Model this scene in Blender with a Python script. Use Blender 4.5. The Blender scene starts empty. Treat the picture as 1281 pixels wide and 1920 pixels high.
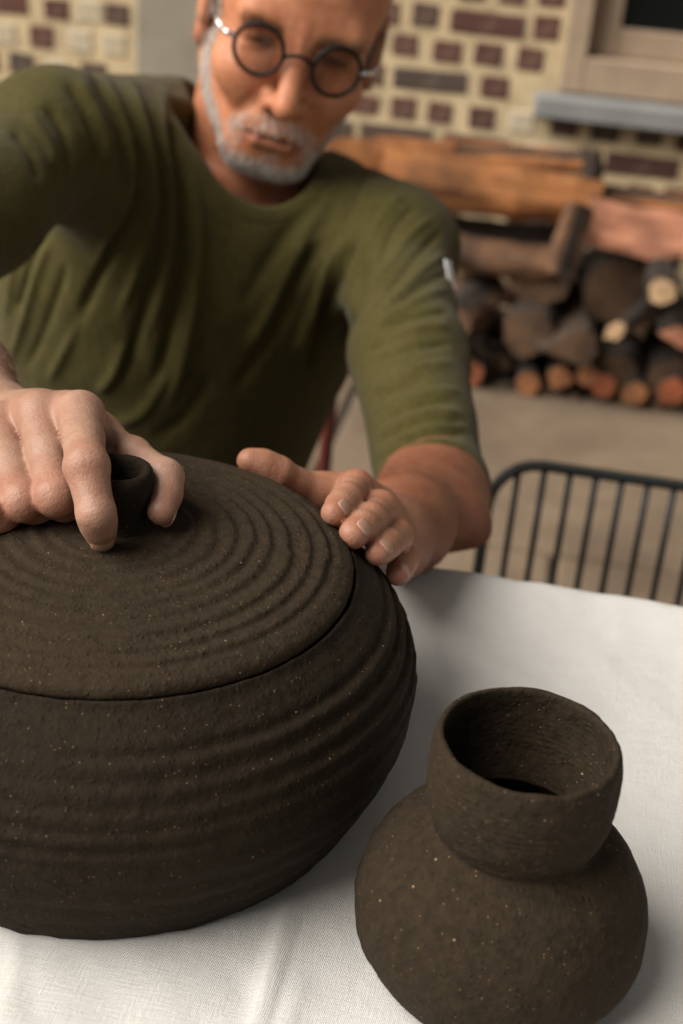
import bpy, bmesh, math, random
import numpy as np
from mathutils import Vector, Matrix

random.seed(7)
rng = np.random.default_rng(7)
SC = bpy.context.scene
COL = SC.collection

# ------------------------------------------------------------------ camera, sky, sun, exposure
W, H = 1281, 1920
FPX = 2500.0
PITCH, ROLL = math.radians(27.45), math.radians(5.1)
ZC, ZT = 1.17, 0.75                       # camera height, table height
CAM = np.array([0.0, 0.0, ZC])
FW = np.array([0, math.cos(PITCH), -math.sin(PITCH)])
_r = np.array([1.0, 0, 0]); _u = np.cross(_r, FW)
RR = math.cos(ROLL) * _r + math.sin(ROLL) * _u
UU = -math.sin(ROLL) * _r + math.cos(ROLL) * _u

def J(x, y, d):
    """point seen at photo pixel x, y and depth d"""
    return CAM + (RR * (x - W / 2) / FPX - UU * (y - H / 2) / FPX + FW) * d

def pix(P):
    d = P - CAM
    w = d @ FW
    return np.stack([W / 2 + FPX * (d @ RR) / w, H / 2 - FPX * (d @ UU) / w], -1)

cd = bpy.data.cameras.new('camera')
cam = bpy.data.objects.new('camera', cd); COL.objects.link(cam)
cam.matrix_world = Matrix(((RR[0], UU[0], -FW[0], CAM[0]), (RR[1], UU[1], -FW[1], CAM[1]), (RR[2], UU[2], -FW[2], CAM[2]), (0, 0, 0, 1)))
cd.sensor_fit = 'VERTICAL'; cd.sensor_height = 36; cd.sensor_width = 24
cd.lens = FPX / H * 36
cd.clip_start, cd.clip_end = 0.02, 500
cd.dof.use_dof = True; cd.dof.focus_distance = 0.58; cd.dof.aperture_fstop = 7.5
SC.camera = cam

SUN_DIR = np.array([-0.73, -0.27, 0.72]); SUN_DIR /= np.linalg.norm(SUN_DIR)
wd = bpy.data.worlds.new('World'); SC.world = wd; wd.use_nodes = True
nt = wd.node_tree; nt.nodes.clear()
sky = nt.nodes.new('ShaderNodeTexSky'); sky.sky_type = 'NISHITA'; sky.sun_disc = False
sky.sun_elevation = math.asin(SUN_DIR[2]); sky.sun_rotation = math.atan2(SUN_DIR[0], SUN_DIR[1])
hs = nt.nodes.new('ShaderNodeHueSaturation'); hs.inputs['Saturation'].default_value = 0.18
bg = nt.nodes.new('ShaderNodeBackground'); bg.inputs['Strength'].default_value = 0.05
wo = nt.nodes.new('ShaderNodeOutputWorld')
wm = nt.nodes.new('ShaderNodeMix'); wm.data_type = 'RGBA'; wm.blend_type = 'MULTIPLY'; wm.inputs[0].default_value = 1.0
wm.inputs[7].default_value = (1.0, 0.96, 0.90, 1)
nt.links.new(sky.outputs[0], hs.inputs['Color']); nt.links.new(hs.outputs[0], wm.inputs[6])
nt.links.new(wm.outputs[2], bg.inputs[0]); nt.links.new(bg.outputs[0], wo.inputs[0])
sl = bpy.data.lights.new('sun', 'SUN'); sl.energy = 5.0; sl.angle = math.radians(54); sl.color = (1.0, 0.96, 0.91)
so = bpy.data.objects.new('sun', sl); COL.objects.link(so)
so.rotation_euler = Vector(SUN_DIR).to_track_quat('Z', 'Y').to_euler()
vs = SC.view_settings
SC.display_settings.display_device = 'sRGB'
vs.view_transform = 'Standard'; vs.look = 'None'; vs.gamma = 1.0; vs.use_curve_mapping = False
vs.exposure = 0.42
SC.render.engine = 'CYCLES'
SC.cycles.use_denoising = True
SC.cycles.max_bounces = 8

# ------------------------------------------------------------------ helpers
def mesh_np(name, V, F, mats, smooth=True, midx=None):
    """mesh from vertex array and a list of (n,k) face arrays"""
    me = bpy.data.meshes.new(name)
    V = np.asarray(V, np.float32)
    if not isinstance(F, (list, tuple)): F = [F]
    F = [np.asarray(f, np.int32) for f in F if len(f)]
    me.vertices.add(len(V)); me.vertices.foreach_set('co', V.ravel())
    loops = np.concatenate([f.ravel() for f in F])
    cnt = np.concatenate([np.full(len(f), f.shape[1], np.int32) for f in F])
    me.loops.add(len(loops)); me.loops.foreach_set('vertex_index', loops)
    me.polygons.add(len(cnt))
    me.polygons.foreach_set('loop_start', np.concatenate([[0], np.cumsum(cnt)[:-1]]).astype(np.int32))
    me.polygons.foreach_set('use_smooth', np.full(len(cnt), smooth))
    for m in (mats if isinstance(mats, (list, tuple)) else [mats]): me.materials.append(m)
    if midx is not None: me.polygons.foreach_set('material_index', np.asarray(midx, np.int32))
    me.update(calc_edges=True); me.validate()
    return me

def link(name, data, parent=None, loc=None, rot=None):
    o = bpy.data.objects.new(name, data); COL.objects.link(o)
    if parent: o.parent = parent
    if loc is not None: o.location = loc
    if rot is not None: o.rotation_euler = rot
    return o

def tag(o, label=None, cat=None, group=None, kind=None):
    for k, v in (('label', label), ('category', cat), ('group', group), ('kind', kind)):
        if v: o[k] = v
    return o

def thing(name, label, cat, loc=(0, 0, 0), rz=0, group=None):
    return tag(link(name, None, None, loc, (0, 0, rz)), label, cat, group)

class MB:
    """collects simple shapes into one mesh"""
    def __init__(s): s.V = []; s.F3 = []; s.F4 = []; s.n = 0; s.FN = []
    def add(s, V, F):
        V = np.asarray(V, float)
        for f in F: s.FN.append([i + s.n for i in f])
        s.V.append(V); s.n += len(V)
    def box(s, lo, hi, M=None, bev=0.0):
        x0, y0, z0 = lo; x1, y1, z1 = hi
        if bev <= 0:
            V = [(x0,y0,z0),(x1,y0,z0),(x1,y1,z0),(x0,y1,z0),(x0,y0,z1),(x1,y0,z1),(x1,y1,z1),(x0,y1,z1)]
            F = [(3,2,1,0),(4,5,6,7),(0,1,5,4),(1,2,6,5),(2,3,7,6),(3,0,4,7)]
        else:
            b = bm_box(lo, hi, bev); V, F = b
        V = np.array(V, float)
        if M is not None: V = V @ M[0].T + M[1]
        s.add(V, F)
    def tube(s, pts, r, seg=10, closed=False, cap=True):
        P = np.asarray(pts, float); n = len(P)
        r = np.full(n, r) if np.isscalar(r) else np.asarray(r)
        if closed: T = np.roll(P, -1, 0) - np.roll(P, 1, 0)
        else: T = np.gradient(P, axis=0)
        T /= np.linalg.norm(T, axis=1)[:, None]
        a = np.array([0, 0, 1.0]) if abs(T[0][2]) < .9 else np.array([1.0, 0, 0])
        N = []; v = np.cross(T[0], a); v /= np.linalg.norm(v)
        for i in range(n):
            v = v - T[i] * (v @ T[i]); v /= np.linalg.norm(v); N.append(v.copy())
        N = np.array(N); B = np.cross(T, N)
        th = np.linspace(0, 2 * np.pi, seg + 1)[:-1]
        V = (P[:, None] + r[:, None, None] * (np.cos(th)[None, :, None] * N[:, None] + np.sin(th)[None, :, None] * B[:, None])).reshape(-1, 3)
        F = []
        for i in range(n if closed else n - 1):
            j = (i + 1) % n
            for k in range(seg):
                l = (k + 1) % seg
                F.append((i*seg+k, i*seg+l, j*seg+l, j*seg+k))
        if cap and not closed:
            F.append(tuple(range(seg))[::-1]); F.append(tuple((n-1)*seg + k for k in range(seg)))
        s.add(V, F)
    def mesh(s, name, mat, smooth=True):
        me = bpy.data.meshes.new(name)
        me.from_pydata([tuple(v) for v in np.concatenate(s.V)], [], s.FN)
        for m in (mat if isinstance(mat, (list, tuple)) else [mat]): me.materials.append(m)
        if smooth: me.polygons.foreach_set('use_smooth', np.full(len(me.polygons), True))
        me.update(); return me
    def build(s, name, mat, parent=None, smooth=True): return link(name, s.mesh(name, mat, smooth), parent)

def bm_box(lo, hi, bev):
    bm = bmesh.new(); bmesh.ops.create_cube(bm, size=1)
    for v in bm.verts: v.co = Vector([(lo[i] + hi[i]) / 2 + v.co[i] * (hi[i] - lo[i]) for i in range(3)])
    bmesh.ops.bevel(bm, geom=list(bm.edges), offset=bev, segments=1, affect='EDGES')
    bm.verts.index_update()
    V = [tuple(v.co) for v in bm.verts]; F = [tuple(v.index for v in f.verts) for f in bm.faces]
    bm.free(); return V, F

def _hash(i, j, k, s):
    n = (i * 374761393 + j * 668265263 + k * 2147483647 + s * 974711) & 0x7fffffff
    n = ((n ^ (n >> 13)) * 1274126177) & 0x7fffffff
    n = n ^ (n >> 16)
    return (n & 0xffff) / 32767.5 - 1.0

def vnoise(P, scale, seed=0):
    """smooth value noise, -1..1"""
    Q = np.asarray(P) * scale; I = np.floor(Q).astype(np.int64); f = Q - I; f = f * f * (3 - 2 * f)
    r = 0
    for a in (0, 1):
        for b in (0, 1):
            for c in (0, 1):
                w = (f[:, 0] if a else 1 - f[:, 0]) * (f[:, 1] if b else 1 - f[:, 1]) * (f[:, 2] if c else 1 - f[:, 2])
                r = r + w * _hash(I[:, 0] + a, I[:, 1] + b, I[:, 2] + c, seed)
    return r

def fbm(P, scale, o=4, seed=0):
    r = 0; a = 1.0
    for i in range(o): r = r + a * vnoise(P, scale * 2 ** i, seed + i); a *= .5
    return r

def sstep(x, a, b):
    t = np.clip((x - a) / (b - a), 0, 1); return t * t * (3 - 2 * t)

# ------------------------------------------------------------------ materials
class NT:
    def __init__(s, name):
        s.m = bpy.data.materials.new(name); s.m.use_nodes = True
        s.t = s.m.node_tree; s.t.nodes.clear()
        s.out = s.t.nodes.new('ShaderNodeOutputMaterial')
        s.p = s.t.nodes.new('ShaderNodeBsdfPrincipled'); s.t.links.new(s.p.outputs[0], s.out.inputs[0])
        s.tc = s.t.nodes.new('ShaderNodeTexCoord')
    def L(s, a, b): s.t.links.new(a, b)
    def val(s, inp, v):
        if isinstance(v, bpy.types.NodeSocket): s.L(v, inp)
        elif v is not None: inp.default_value = v
    def co(s, scale=(1, 1, 1), rot=(0, 0, 0), src='Object'):
        n = s.t.nodes.new('ShaderNodeMapping'); n.inputs['Scale'].default_value = scale; n.inputs['Rotation'].default_value = rot
        s.L(s.tc.outputs[src], n.inputs[0]); return n.outputs[0]
    def noise(s, scale, detail=4, rough=.55, vec=None, dist=0.0):
        n = s.t.nodes.new('ShaderNodeTexNoise'); n.inputs['Scale'].default_value = scale; n.inputs['Detail'].default_value = detail
        n.inputs['Roughness'].default_value = rough; n.inputs['Distortion'].default_value = dist
        s.L(vec if vec is not None else s.tc.outputs['Object'], n.inputs['Vector']); return n.outputs['Fac']
    def vor(s, scale, vec=None, feature='F1', rand=1.0):
        n = s.t.nodes.new('ShaderNodeTexVoronoi'); n.inputs['Scale'].default_value = scale; n.feature = feature
        n.inputs['Randomness'].default_value = rand
        s.L(vec if vec is not None else s.tc.outputs['Object'], n.inputs['Vector']); return n
    def ramp(s, fac, stops):
        n = s.t.nodes.new('ShaderNodeValToRGB'); e = n.color_ramp.elements
        while len(e) < len(stops): e.new(0.5)
        for i, (p, c) in enumerate(stops):
            e[i].position = p; e[i].color = (c[0], c[1], c[2], 1) if not np.isscalar(c) else (c, c, c, 1)
        s.val(n.inputs[0], fac); return n.outputs[0]
    def mix(s, fac, a, b, mode='MIX'):
        n = s.t.nodes.new('ShaderNodeMix'); n.data_type = 'RGBA'; n.blend_type = mode
        c = lambda v: v if isinstance(v, bpy.types.NodeSocket) else (tuple(v) + (1,) if len(v) == 3 else v)
        s.val(n.inputs[0], fac); s.val(n.inputs[6], c(a)); s.val(n.inputs[7], c(b)); return n.outputs[2]
    def math(s, op, a, b=None):
        n = s.t.nodes.new('ShaderNodeMath'); n.operation = op; s.val(n.inputs[0], a)
        if b is not None: s.val(n.inputs[1], b)
        return n.outputs[0]
    def bump(s, h, strength, dist=.001, prev=None):
        n = s.t.nodes.new('ShaderNodeBump'); n.inputs['Strength'].default_value = strength; n.inputs['Distance'].default_value = dist
        s.L(h, n.inputs['Height'])
        if prev is not None: s.L(prev, n.inputs['Normal'])
        s.L(n.outputs[0], s.p.inputs['Normal']); return n.outputs[0]
    def attr(s, name):
        n = s.t.nodes.new('ShaderNodeAttribute'); n.attribute_name = name; return n
    def obrand(s):
        n = s.t.nodes.new('ShaderNodeObjectInfo'); return n.outputs['Random']
    def set(s, color=None, rough=None, metal=None, **kw):
        if color is not None: s.val(s.p.inputs['Base Color'], color if isinstance(color, bpy.types.NodeSocket) else tuple(color) + (1,))
        if rough is not None: s.val(s.p.inputs['Roughness'], rough)
        if metal is not None: s.p.inputs['Metallic'].default_value = metal
        for k, v in kw.items(): s.val(s.p.inputs[k.replace('_', ' ')], v)
        return s.m

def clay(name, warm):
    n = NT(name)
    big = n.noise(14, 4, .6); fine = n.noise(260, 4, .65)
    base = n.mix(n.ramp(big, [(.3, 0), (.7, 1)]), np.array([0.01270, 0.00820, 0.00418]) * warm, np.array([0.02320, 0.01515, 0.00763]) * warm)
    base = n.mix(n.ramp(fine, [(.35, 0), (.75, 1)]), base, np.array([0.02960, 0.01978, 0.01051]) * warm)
    v1 = n.vor(260)
    sel = n.math('GREATER_THAN', n.t_sep(v1.outputs['Color'], 0), .90)
    sz = n.math('MULTIPLY', n.t_sep(v1.outputs['Color'], 1), .13)
    sp = n.math('MULTIPLY', sel, n.math('LESS_THAN', v1.outputs['Distance'], sz))
    v2 = n.vor(620)
    sp2 = n.math('MULTIPLY', n.math('GREATER_THAN', n.t_sep(v2.outputs['Color'], 0), .91), n.math('LESS_THAN', v2.outputs['Distance'], .20))
    c = n.mix(n.math('MULTIPLY', sp, .55), base, (.38, .27, .17))
    c = n.mix(n.math('MULTIPLY', sp2, .5), c, (.26, .15, .075))
    grit = n.vor(420)
    g = n.ramp(grit.outputs['Distance'], [(0, 1), (.45, 0)])
    g = n.math('MULTIPLY', g, n.math('GREATER_THAN', n.t_sep(grit.outputs['Color'], 2), .62))
    b = n.bump(n.noise(90, 5, .65), .5, .0014)
    b = n.bump(n.noise(430, 3, .65), .7, .0009, b)
    b = n.bump(g, .5, .0008, b)
    return n.set(c, .9, Specular_IOR_Level=.16)
def _sep(s, c, i):
    n = s.t.nodes.new('ShaderNodeSeparateColor'); s.L(c, n.inputs[0]); return n.outputs[i]
NT.t_sep = _sep

M = {}
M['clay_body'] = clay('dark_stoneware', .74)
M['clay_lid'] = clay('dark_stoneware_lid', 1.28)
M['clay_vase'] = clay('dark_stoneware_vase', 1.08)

n = NT('linen')
wv = n.co((1, 1, 1), (0, 0, .12))
def wave(n, scale, axis, vec):
    w = n.t.nodes.new('ShaderNodeTexWave'); w.wave_type = 'BANDS'; w.bands_direction = axis; w.inputs['Scale'].default_value = scale
    w.inputs['Distortion'].default_value = .8; w.inputs['Detail'].default_value = 1; w.inputs['Detail Scale'].default_value = 1.0
    n.L(vec, w.inputs['Vector']); return w.outputs['Fac']
wx, wy = wave(n, 430, 'X', wv), wave(n, 430, 'Y', wv)
slub = n.noise(1, 3, .6, n.co((70, 1100, 60), (0, 0, .12))); slub2 = n.noise(1, 3, .6, n.co((1100, 70, 60), (0, 0, .12)))
hgt = n.math('ADD', n.math('MAXIMUM', wx, wy), n.math('ADD', slub, slub2))
lc = n.mix(n.noise(9, 3), (.64, .612, .562), (.75, .722, .675))
lc = n.mix(n.ramp(slub, [(.45, 0), (.8, .35)]), lc, (.55, .49, .41))
n.bump(n.noise(160, 3, .6), .35, .0008, n.bump(hgt, .75, .0005))
M['linen'] = n.set(lc, .9, Specular_IOR_Level=.15, Sheen_Weight=.15)

n = NT('skin')
at = n.attr('tint')
mot = n.noise(60, 5, .65); mot2 = n.noise(420, 3, .6)
sc_ = n.mix(n.ramp(mot, [(.3, 0), (.7, 1)]), (.275, .145, .099), (.365, .238, .180))
sc_ = n.mix(n.ramp(mot2, [(.5, 0), (.75, .3)]), sc_, (.33, .145, .095))
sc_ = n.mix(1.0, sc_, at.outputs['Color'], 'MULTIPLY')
jn = n.attr('joint'); jx = n.t.nodes.new('ShaderNodeSeparateColor'); n.L(jn.outputs['Color'], jx.inputs[0])
ph = n.math('ADD', n.math('MULTIPLY', jx.outputs[0], 2 * math.pi / .14), n.math('MULTIPLY', n.noise(150, 2, .5), 4.0))
crease = n.math('MULTIPLY', n.math('POWER', n.math('ABSOLUTE', n.math('SINE', ph)), .5), jx.outputs[1])
hair_ = n.noise(1, 3, .6, n.co((700, 700, 350)))
sc_ = n.mix(n.math('MULTIPLY', n.math('SUBTRACT', jx.outputs[1], crease), .20), sc_, (.30, .10, .06))
b = n.bump(n.noise(240, 5, .65), .42, .0007)
b = n.bump(n.vor(750).outputs['Distance'], .3, .0004, b)
b = n.bump(hair_, .2, .0004, b)
n.bump(crease, .6, .0005, b)
M['skin'] = n.set(sc_, .5, Subsurface_Weight=.12, Subsurface_Radius=(.0035, .0013, .0007), Subsurface_Scale=1.0, Specular_IOR_Level=.35)

n = NT('nail'); M['nail'] = n.set((.36, .205, .14), .36, Specular_IOR_Level=.5)

n = NT('green_knit')
st = n.noise(1, 4, .7, n.co((420, 420, 45))); st2 = n.noise(1, 2, .6, n.co((60, 60, 900)))
kc = n.mix(n.ramp(st, [(.32, 0), (.7, 1)]), (.037, .0302, .0084), (.082, .0672, .0190))
kc = n.mix(n.ramp(n.noise(22, 4), [(.35, 0), (.75, .5)]), kc, (.072, .059, .0185))
n.bump(n.math('ADD', st, st2), .45, .0008, n.bump(n.noise(30, 4), .3, .004))
M['knit'] = n.set(kc, .92, Specular_IOR_Level=.1, Sheen_Weight=.06, Sheen_Roughness=.5)

def plain(name, col, rough=.6, metal=0.0, var=.15, scale=40, bump=.15, bd=.001, **kw):
    n = NT(name); c = np.array(col)
    k = n.mix(n.ramp(n.noise(scale, 4), [(.3, 0), (.7, 1)]), c * (1 - var), c * (1 + var))
    if bump: n.bump(n.noise(scale * 4, 4), bump, bd)
    return n.set(k, rough, metal, **kw)
M['label'] = plain('white_label', (.7, .7, .68), .7)
M['trousers'] = plain('navy_cloth', (.02, .022, .03), .9)
M['shoe'] = plain('brown_leather', (.06, .03, .018), .5)
M['black_metal'] = plain('dark_green_metal', (.010, .014, .013), .42, .0, .2, 20, .08, Specular_IOR_Level=.55)
M['red_metal'] = plain('oxide_red_metal', (.10, .018, .010), .5)
M['acetate'] = plain('dark_acetate', (.006, .0055, .005), .5, 0, .2, 50, 0, Specular_IOR_Level=.2)
M['silver'] = plain('silver_metal', (.75, .74, .72), .25, 1.0, .05, 50, 0)
M['white_hair'] = plain('white_hair', (.62, .57, .51), .55, 0, .15, 300, 0, Specular_IOR_Level=.3)
M['arm_hair'] = plain('brown_hair', (.16, .10, .06), .6, 0, .3, 300, 0, Specular_IOR_Level=.2)
M['grey_hair'] = plain('grey_hair', (.30, .25, .20), .55, 0, .3, 300, 0, Specular_IOR_Level=.3)
M['tabletop'] = plain('oak_board', (.25, .15, .08), .6, 0, .25, 12)
M['mortar'] = plain('cream_mortar', (.52, .40, .235), .95, 0, .24, 14, .4, .004)
M['render'] = plain('cement_render', (.27, .235, .175), .95, 0, .12, 7, .5, .004)
M['painted_wood'] = plain('beige_painted_wood', (.33, .24, .16), .7, 0, .10, 14, .2, .002)
M['blue_stone'] = plain('blue_stone', (.215, .215, .205), .75, 0, .12, 12, .3, .002)
M['dark_glass'] = plain('dark_window_glass', (.006, .008, .007), .12, 0, .1, 5, 0, Specular_IOR_Level=.25)
n = NT('brick')
bc = n.ramp(n.obrand(), [(0, (.075, .030, .022)), (.35, (.115, .045, .030)), (.6, (.085, .048, .036)), (.8, (.065, .050, .036)), (1, (.14, .060, .040))])
bc = n.mix(n.ramp(n.noise(14, 4), [(.58, 0), (.85, .5)]), bc, (.42, .34, .23))
n.bump(n.noise(60, 5), .3, .002)
M['brick'] = n.set(bc, .92)
n = NT('washed_brick')
bc = n.mix(n.ramp(n.noise(24, 4), [(.58, 0), (.80, .6)]), (.50, .42, .29), (.16, .08, .055))
n.bump(n.noise(60, 5), .6, .004)
M['washed_brick'] = n.set(bc, .95)
n = NT('paving')
pc = n.mix(n.ramp(n.noise(3.2, 6, .6), [(.3, 0), (.7, 1)]), (.120, .083, .052), (.195, .140, .088))
pc = n.mix(n.ramp(n.noise(1.3, 5, .7), [(.47, 0), (.62, .85)]), pc, (.092, .062, .037))
n.bump(n.noise(90, 5), .4, .003)
M['paving'] = n.set(pc, .93)
M['soil'] = plain('earth', (.13, .10, .07), .95, 0, .3, 3, .5, .01)
n = NT('bark')
bk = n.mix(n.ramp(n.noise(1, 5, .65, n.co((60, 60, 9))), [(.35, 0), (.7, 1)]), (.010, .0065, .004), (.044, .028, .017))
n.bump(n.noise(1, 5, .7, n.co((70, 70, 10))), 1.0, .006)
M['bark'] = n.set(bk, .95)
def wood(name, c0, c1):
    n = NT(name)
    g = n.noise(1, 5, .65, n.co((90, 90, 5)), 1.2)
    if name.startswith('cut'):
        rg = n.t.nodes.new('ShaderNodeTexWave'); rg.wave_type = 'RINGS'; rg.rings_direction = 'Z'; rg.inputs['Scale'].default_value = 55
        rg.inputs['Distortion'].default_value = 3.0; rg.inputs['Detail Scale'].default_value = .6; n.L(n.tc.outputs['Object'], rg.inputs['Vector'])
        g = n.math('ADD', n.math('MULTIPLY', rg.outputs['Fac'], .5), n.math('MULTIPLY', g, .5))
    k = n.mix(n.ramp(g, [(.3, 0), (.7, 1)]), c0, c1)
    k = n.mix(n.ramp(n.noise(12, 3), [(.40, 0), (.75, .85)]), k, np.array(c0) * .35)
    n.bump(g, .6, .003)
    return n.set(k, .85)
M['wood_orange'] = wood('split_wood_orange', (.165, .058, .013), (.36, .135, .036))
M['wood_brown'] = wood('split_wood_brown', (.06, .028, .012), (.20, .095, .042))
M['wood_pink'] = wood('split_wood_pink', (.34, .13, .068), (.50, .22, .125))
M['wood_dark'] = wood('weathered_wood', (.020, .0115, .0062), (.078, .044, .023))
M['cut_orange'] = wood('cut_end_orange', (.24, .085, .028), (.42, .18, .065))
M['cut_red'] = wood('cut_end_red', (.26, .060, .020), (.36, .11, .036))
M['cut_pale'] = wood('cut_end_pale', (.50, .31, .16), (.66, .44, .25))
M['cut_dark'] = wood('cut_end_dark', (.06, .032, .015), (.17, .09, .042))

n = NT('lens')
n.t.nodes.remove(n.p)
tr = n.t.nodes.new('ShaderNodeBsdfTransparent'); tr.inputs[0].default_value = (.80, .76, .70, 1)
gl = n.t.nodes.new('ShaderNodeBsdfGlossy'); gl.inputs['Roughness'].default_value = .05
fr = n.t.nodes.new('ShaderNodeFresnel'); fr.inputs[0].default_value = 1.4
ms = n.t.nodes.new('ShaderNodeMixShader')
n.L(fr.outputs[0], ms.inputs[0]); n.L(tr.outputs[0], ms.inputs[1]); n.L(gl.outputs[0], ms.inputs[2]); n.L(ms.outputs[0], n.out.inputs[0])
M['lens'] = n.m
M['eye'] = plain('eye', (.35, .30, .26), .2, 0, .05, 50, 0)

# ------------------------------------------------------------------ setting frame: wall, table and chairs share it
PSI = math.radians(-7.5)
E1 = np.array([math.cos(PSI), math.sin(PSI), 0]); E2 = np.array([-math.sin(PSI), math.cos(PSI), 0])
def atV(x, y, v):
    """local (u, v, z) of the point seen at pixel x, y on the vertical plane v"""
    d = J(x, y, 1) - CAM; P = CAM + d * v / (d @ E2)
    return np.array([P @ E1, v, P[2]])
def glob(u, v, z): return np.array([*(E1 * u + E2 * v)[:2], z])

# ground
g = MB(); g.box((-60, -60, -.3), (60, 60, -.012)); tag(g.build('ground', M['soil'], None, False), kind='structure')
pv = tag(link('pavement', None, None, (0, 0, 0), (0, 0, PSI)), kind='structure')
S = .965
slab = None
for i in range(-4, 5):
    for j in range(-1, 4):
        u0, v0 = .595 + i * S - S * (.5 if j % 2 else 0), 2.194 + (j - 2) * S
        if v0 > 3.44: continue
        v1 = min(v0 + S, 3.448)
        m = MB(); dz = random.uniform(-.002, .002)
        m.box((u0 + .007, v0 + .007, -.05), (u0 + S - .007, v1 - .007, dz), None, .006)
        m.build('paving_slab', M['paving'], pv, False)
m = MB(); m.box((-5, -2, -.011), (5, 3.449, -.009)); m.build('joint_bed', plain('joint_sand', (.045, .034, .024), .95), pv, False)

# house wall
WV = 3.45
house = thing('house_wall', 'cream mortared brick house wall with a window behind the firewood', 'brick wall', (0, 0, 0), PSI)
house['kind'] = 'thing'
m = MB()
WU0, WU1, WZ1, BZ1 = -.011, 1.05, 1.85, .612   # window opening
ob = .14
m.box((-4.0, WV + .004, -.05), (-1.092, WV + .3, 2.9)); m.box((-.78, WV + .004, -.05), (WU0, WV + .3, 2.9))
m.box((WU0, WV + .004, -.05), (WU1, WV + .3, BZ1)); m.box((WU1, WV + .004, -.05), (4.0, WV + .3, 2.9)); m.box((WU0, WV + .004, WZ1), (WU1, WV + .3, 2.9))
m.build('mortar', M['mortar'], house, False)
m = MB(); m.box((-1.092, WV - .006, -.05), (-.78, WV + .3, 2.9), None, .006); m.build('cement_pilaster', M['render'], house, False)
def brick_mesh(L, Hh, seed):
    r = np.random.default_rng(seed)
    V, F = bm_box((-L/2, -.02, -Hh/2), (L/2, .012, Hh/2), .006)
    V = np.array(V); V += r.uniform(-.0025, .0025, V.shape) * np.array([1, .2, 1])
    mb = MB(); mb.add(V, F); return mb
BH = .058
brick_me = {}
for kind, L in (('S', .185), ('H', .073)):
    for w in (0, 1):
        brick_me[kind, w] = [brick_mesh(L, BH, s).mesh('brick', M['washed_brick' if w else 'brick'], False) for s in range(4)]
PZ, Z0 = .0745, .455
explicit = {4: [('H', -.45), ('H', -.361), ('S', -.205), ('H', -.058)], 3: [('H', -.60), ('H', -.495), ('H', -.395), ('H', -.292), ('H', -.192), ('H', -.086)],
            2: [('H', -.478), ('S', -.33), ('H', -.165)], 1: [('H', -.49), ('H', -.392), ('H', -.292), ('H', -.188), ('H', -.088, 1), ('H', .017), ('H', .122), ('H', .228), ('H', .33)],
            0: [('S', -.60), ('S', -.402), ('S', -.198), ('S', .012, 1), ('S', .222), ('S', .43)]}
left = {4: [('H', -1.40), ('H', -1.30, 0), ('H', -1.155, 0)], 3: [('S', -1.47), ('H', -1.30), ('H', -1.22, 1), ('H', -1.142)], 2: [('H', -1.45, 1), ('H', -1.345), ('H', -1.24, 1), ('H', -1.15, 1)]}
bricks = []
for k in range(-6, 33):
    z = Z0 + k * PZ
    if z < .03 or z > 2.86: continue
    row = []
    pat = 'SHH'[abs(k) % 3] if k % 2 == 0 else 'H'
    u = -3.98 + (.05 if k % 2 else .11); q = 0
    while u < 3.9:
        t = 'H' if k % 2 else ('S', 'H', 'S', 'S', 'H')[q % 5]
        L = .178 if t == 'S' else .066
        row.append((t, u + L / 2, 1 if random.random() < .16 else 0)); u += L + .030; q += 1
    def free(c, L, zones): return all(c + L/2 < a or c - L/2 > b for a, b in zones)
    zones = [(-1.098, -.774)]
    if BZ1 - .06 < z < WZ1 + .1: zones.append((-.068 if z < BZ1 + .02 else -.018, WU1 + .06))
    if k in explicit: zones_x = zones + [(-.66, .47 if k < 2 else -.02)]
    else: zones_x = zones
    if k in left: zones_x = zones_x + [(-1.56, -1.098)]
    row = [b for b in row if free(b[1], .178 if b[0] == 'S' else .066, zones_x)]
    for b in explicit.get(k, []) + left.get(k, []): row.append((b[0], b[1], b[2] if len(b) > 2 else 0))
    for t, c, w in row: bricks.append((abs(z - .5) + max(0, abs(c + .5) - .9), t, c + random.uniform(-.004, .004), z + random.uniform(-.003, .003), w))
bricks.sort(key=lambda b: b[0])
rest = {0: MB(), 1: MB()}
for i, (_, t, c, z, w) in enumerate(bricks):
    if i < 290:
        o = link('brick', random.choice(brick_me[t, w]), house, (c, WV + .020, z), (0, random.uniform(-.02, .02), 0)); o.scale = (random.uniform(.92, 1.06), 1, random.uniform(.90, 1.08))
    else:
        V, F = bm_box((-.089 if t == 'S' else -.033, -.02, -.027), (.089 if t == 'S' else .033, .012, .027), .006)
        rest[w].add(np.array(V) + np.array([c, WV + .020, z]), F)
for w in (0, 1):
    tag(rest[w].build('brickwork', M['washed_brick' if w else 'brick'], house, False), kind='stuff')
# window
win = link('window', None, house)
def fb(name, boxes, mat, parent, bev=.004):
    m = MB()
    for lo, hi in boxes: m.box(lo, hi, None, bev)
    return m.build(name, mat, parent, False)
fb('casing', [((WU0 + .001, WV - .012, BZ1 + .002), (.047, WV + .1, WZ1 - .002)), ((.0472, WV - .0115, BZ1 + .002), (WU1 - .06, WV + .1, .700)), ((WU1 - .0598, WV - .012, BZ1 + .002), (WU1 - .001, WV + .1, WZ1 - .002)), ((.0472, WV - .0115, WZ1 - .07), (WU1 - .06, WV + .1, WZ1 - .002))], M['painted_wood'], win)
fb('sash', [((.0475, WV + .045, .7005), (.118, WV + .09, WZ1 - .072)), ((.1182, WV + .0455, .7005), (WU1 - .13, WV + .09, .768)), ((WU1 - .1298, WV + .045, .7005), (WU1 - .061, WV + .09, WZ1 - .072)), ((.1182, WV + .0455, WZ1 - .14), (WU1 - .13, WV + .09, WZ1 - .072))], M['painted_wood'], win)
fb('pane', [((.112, WV + .066, .762), (WU1 - .12, WV + .074, WZ1 - .13))], M['dark_glass'], win, 0)
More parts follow.
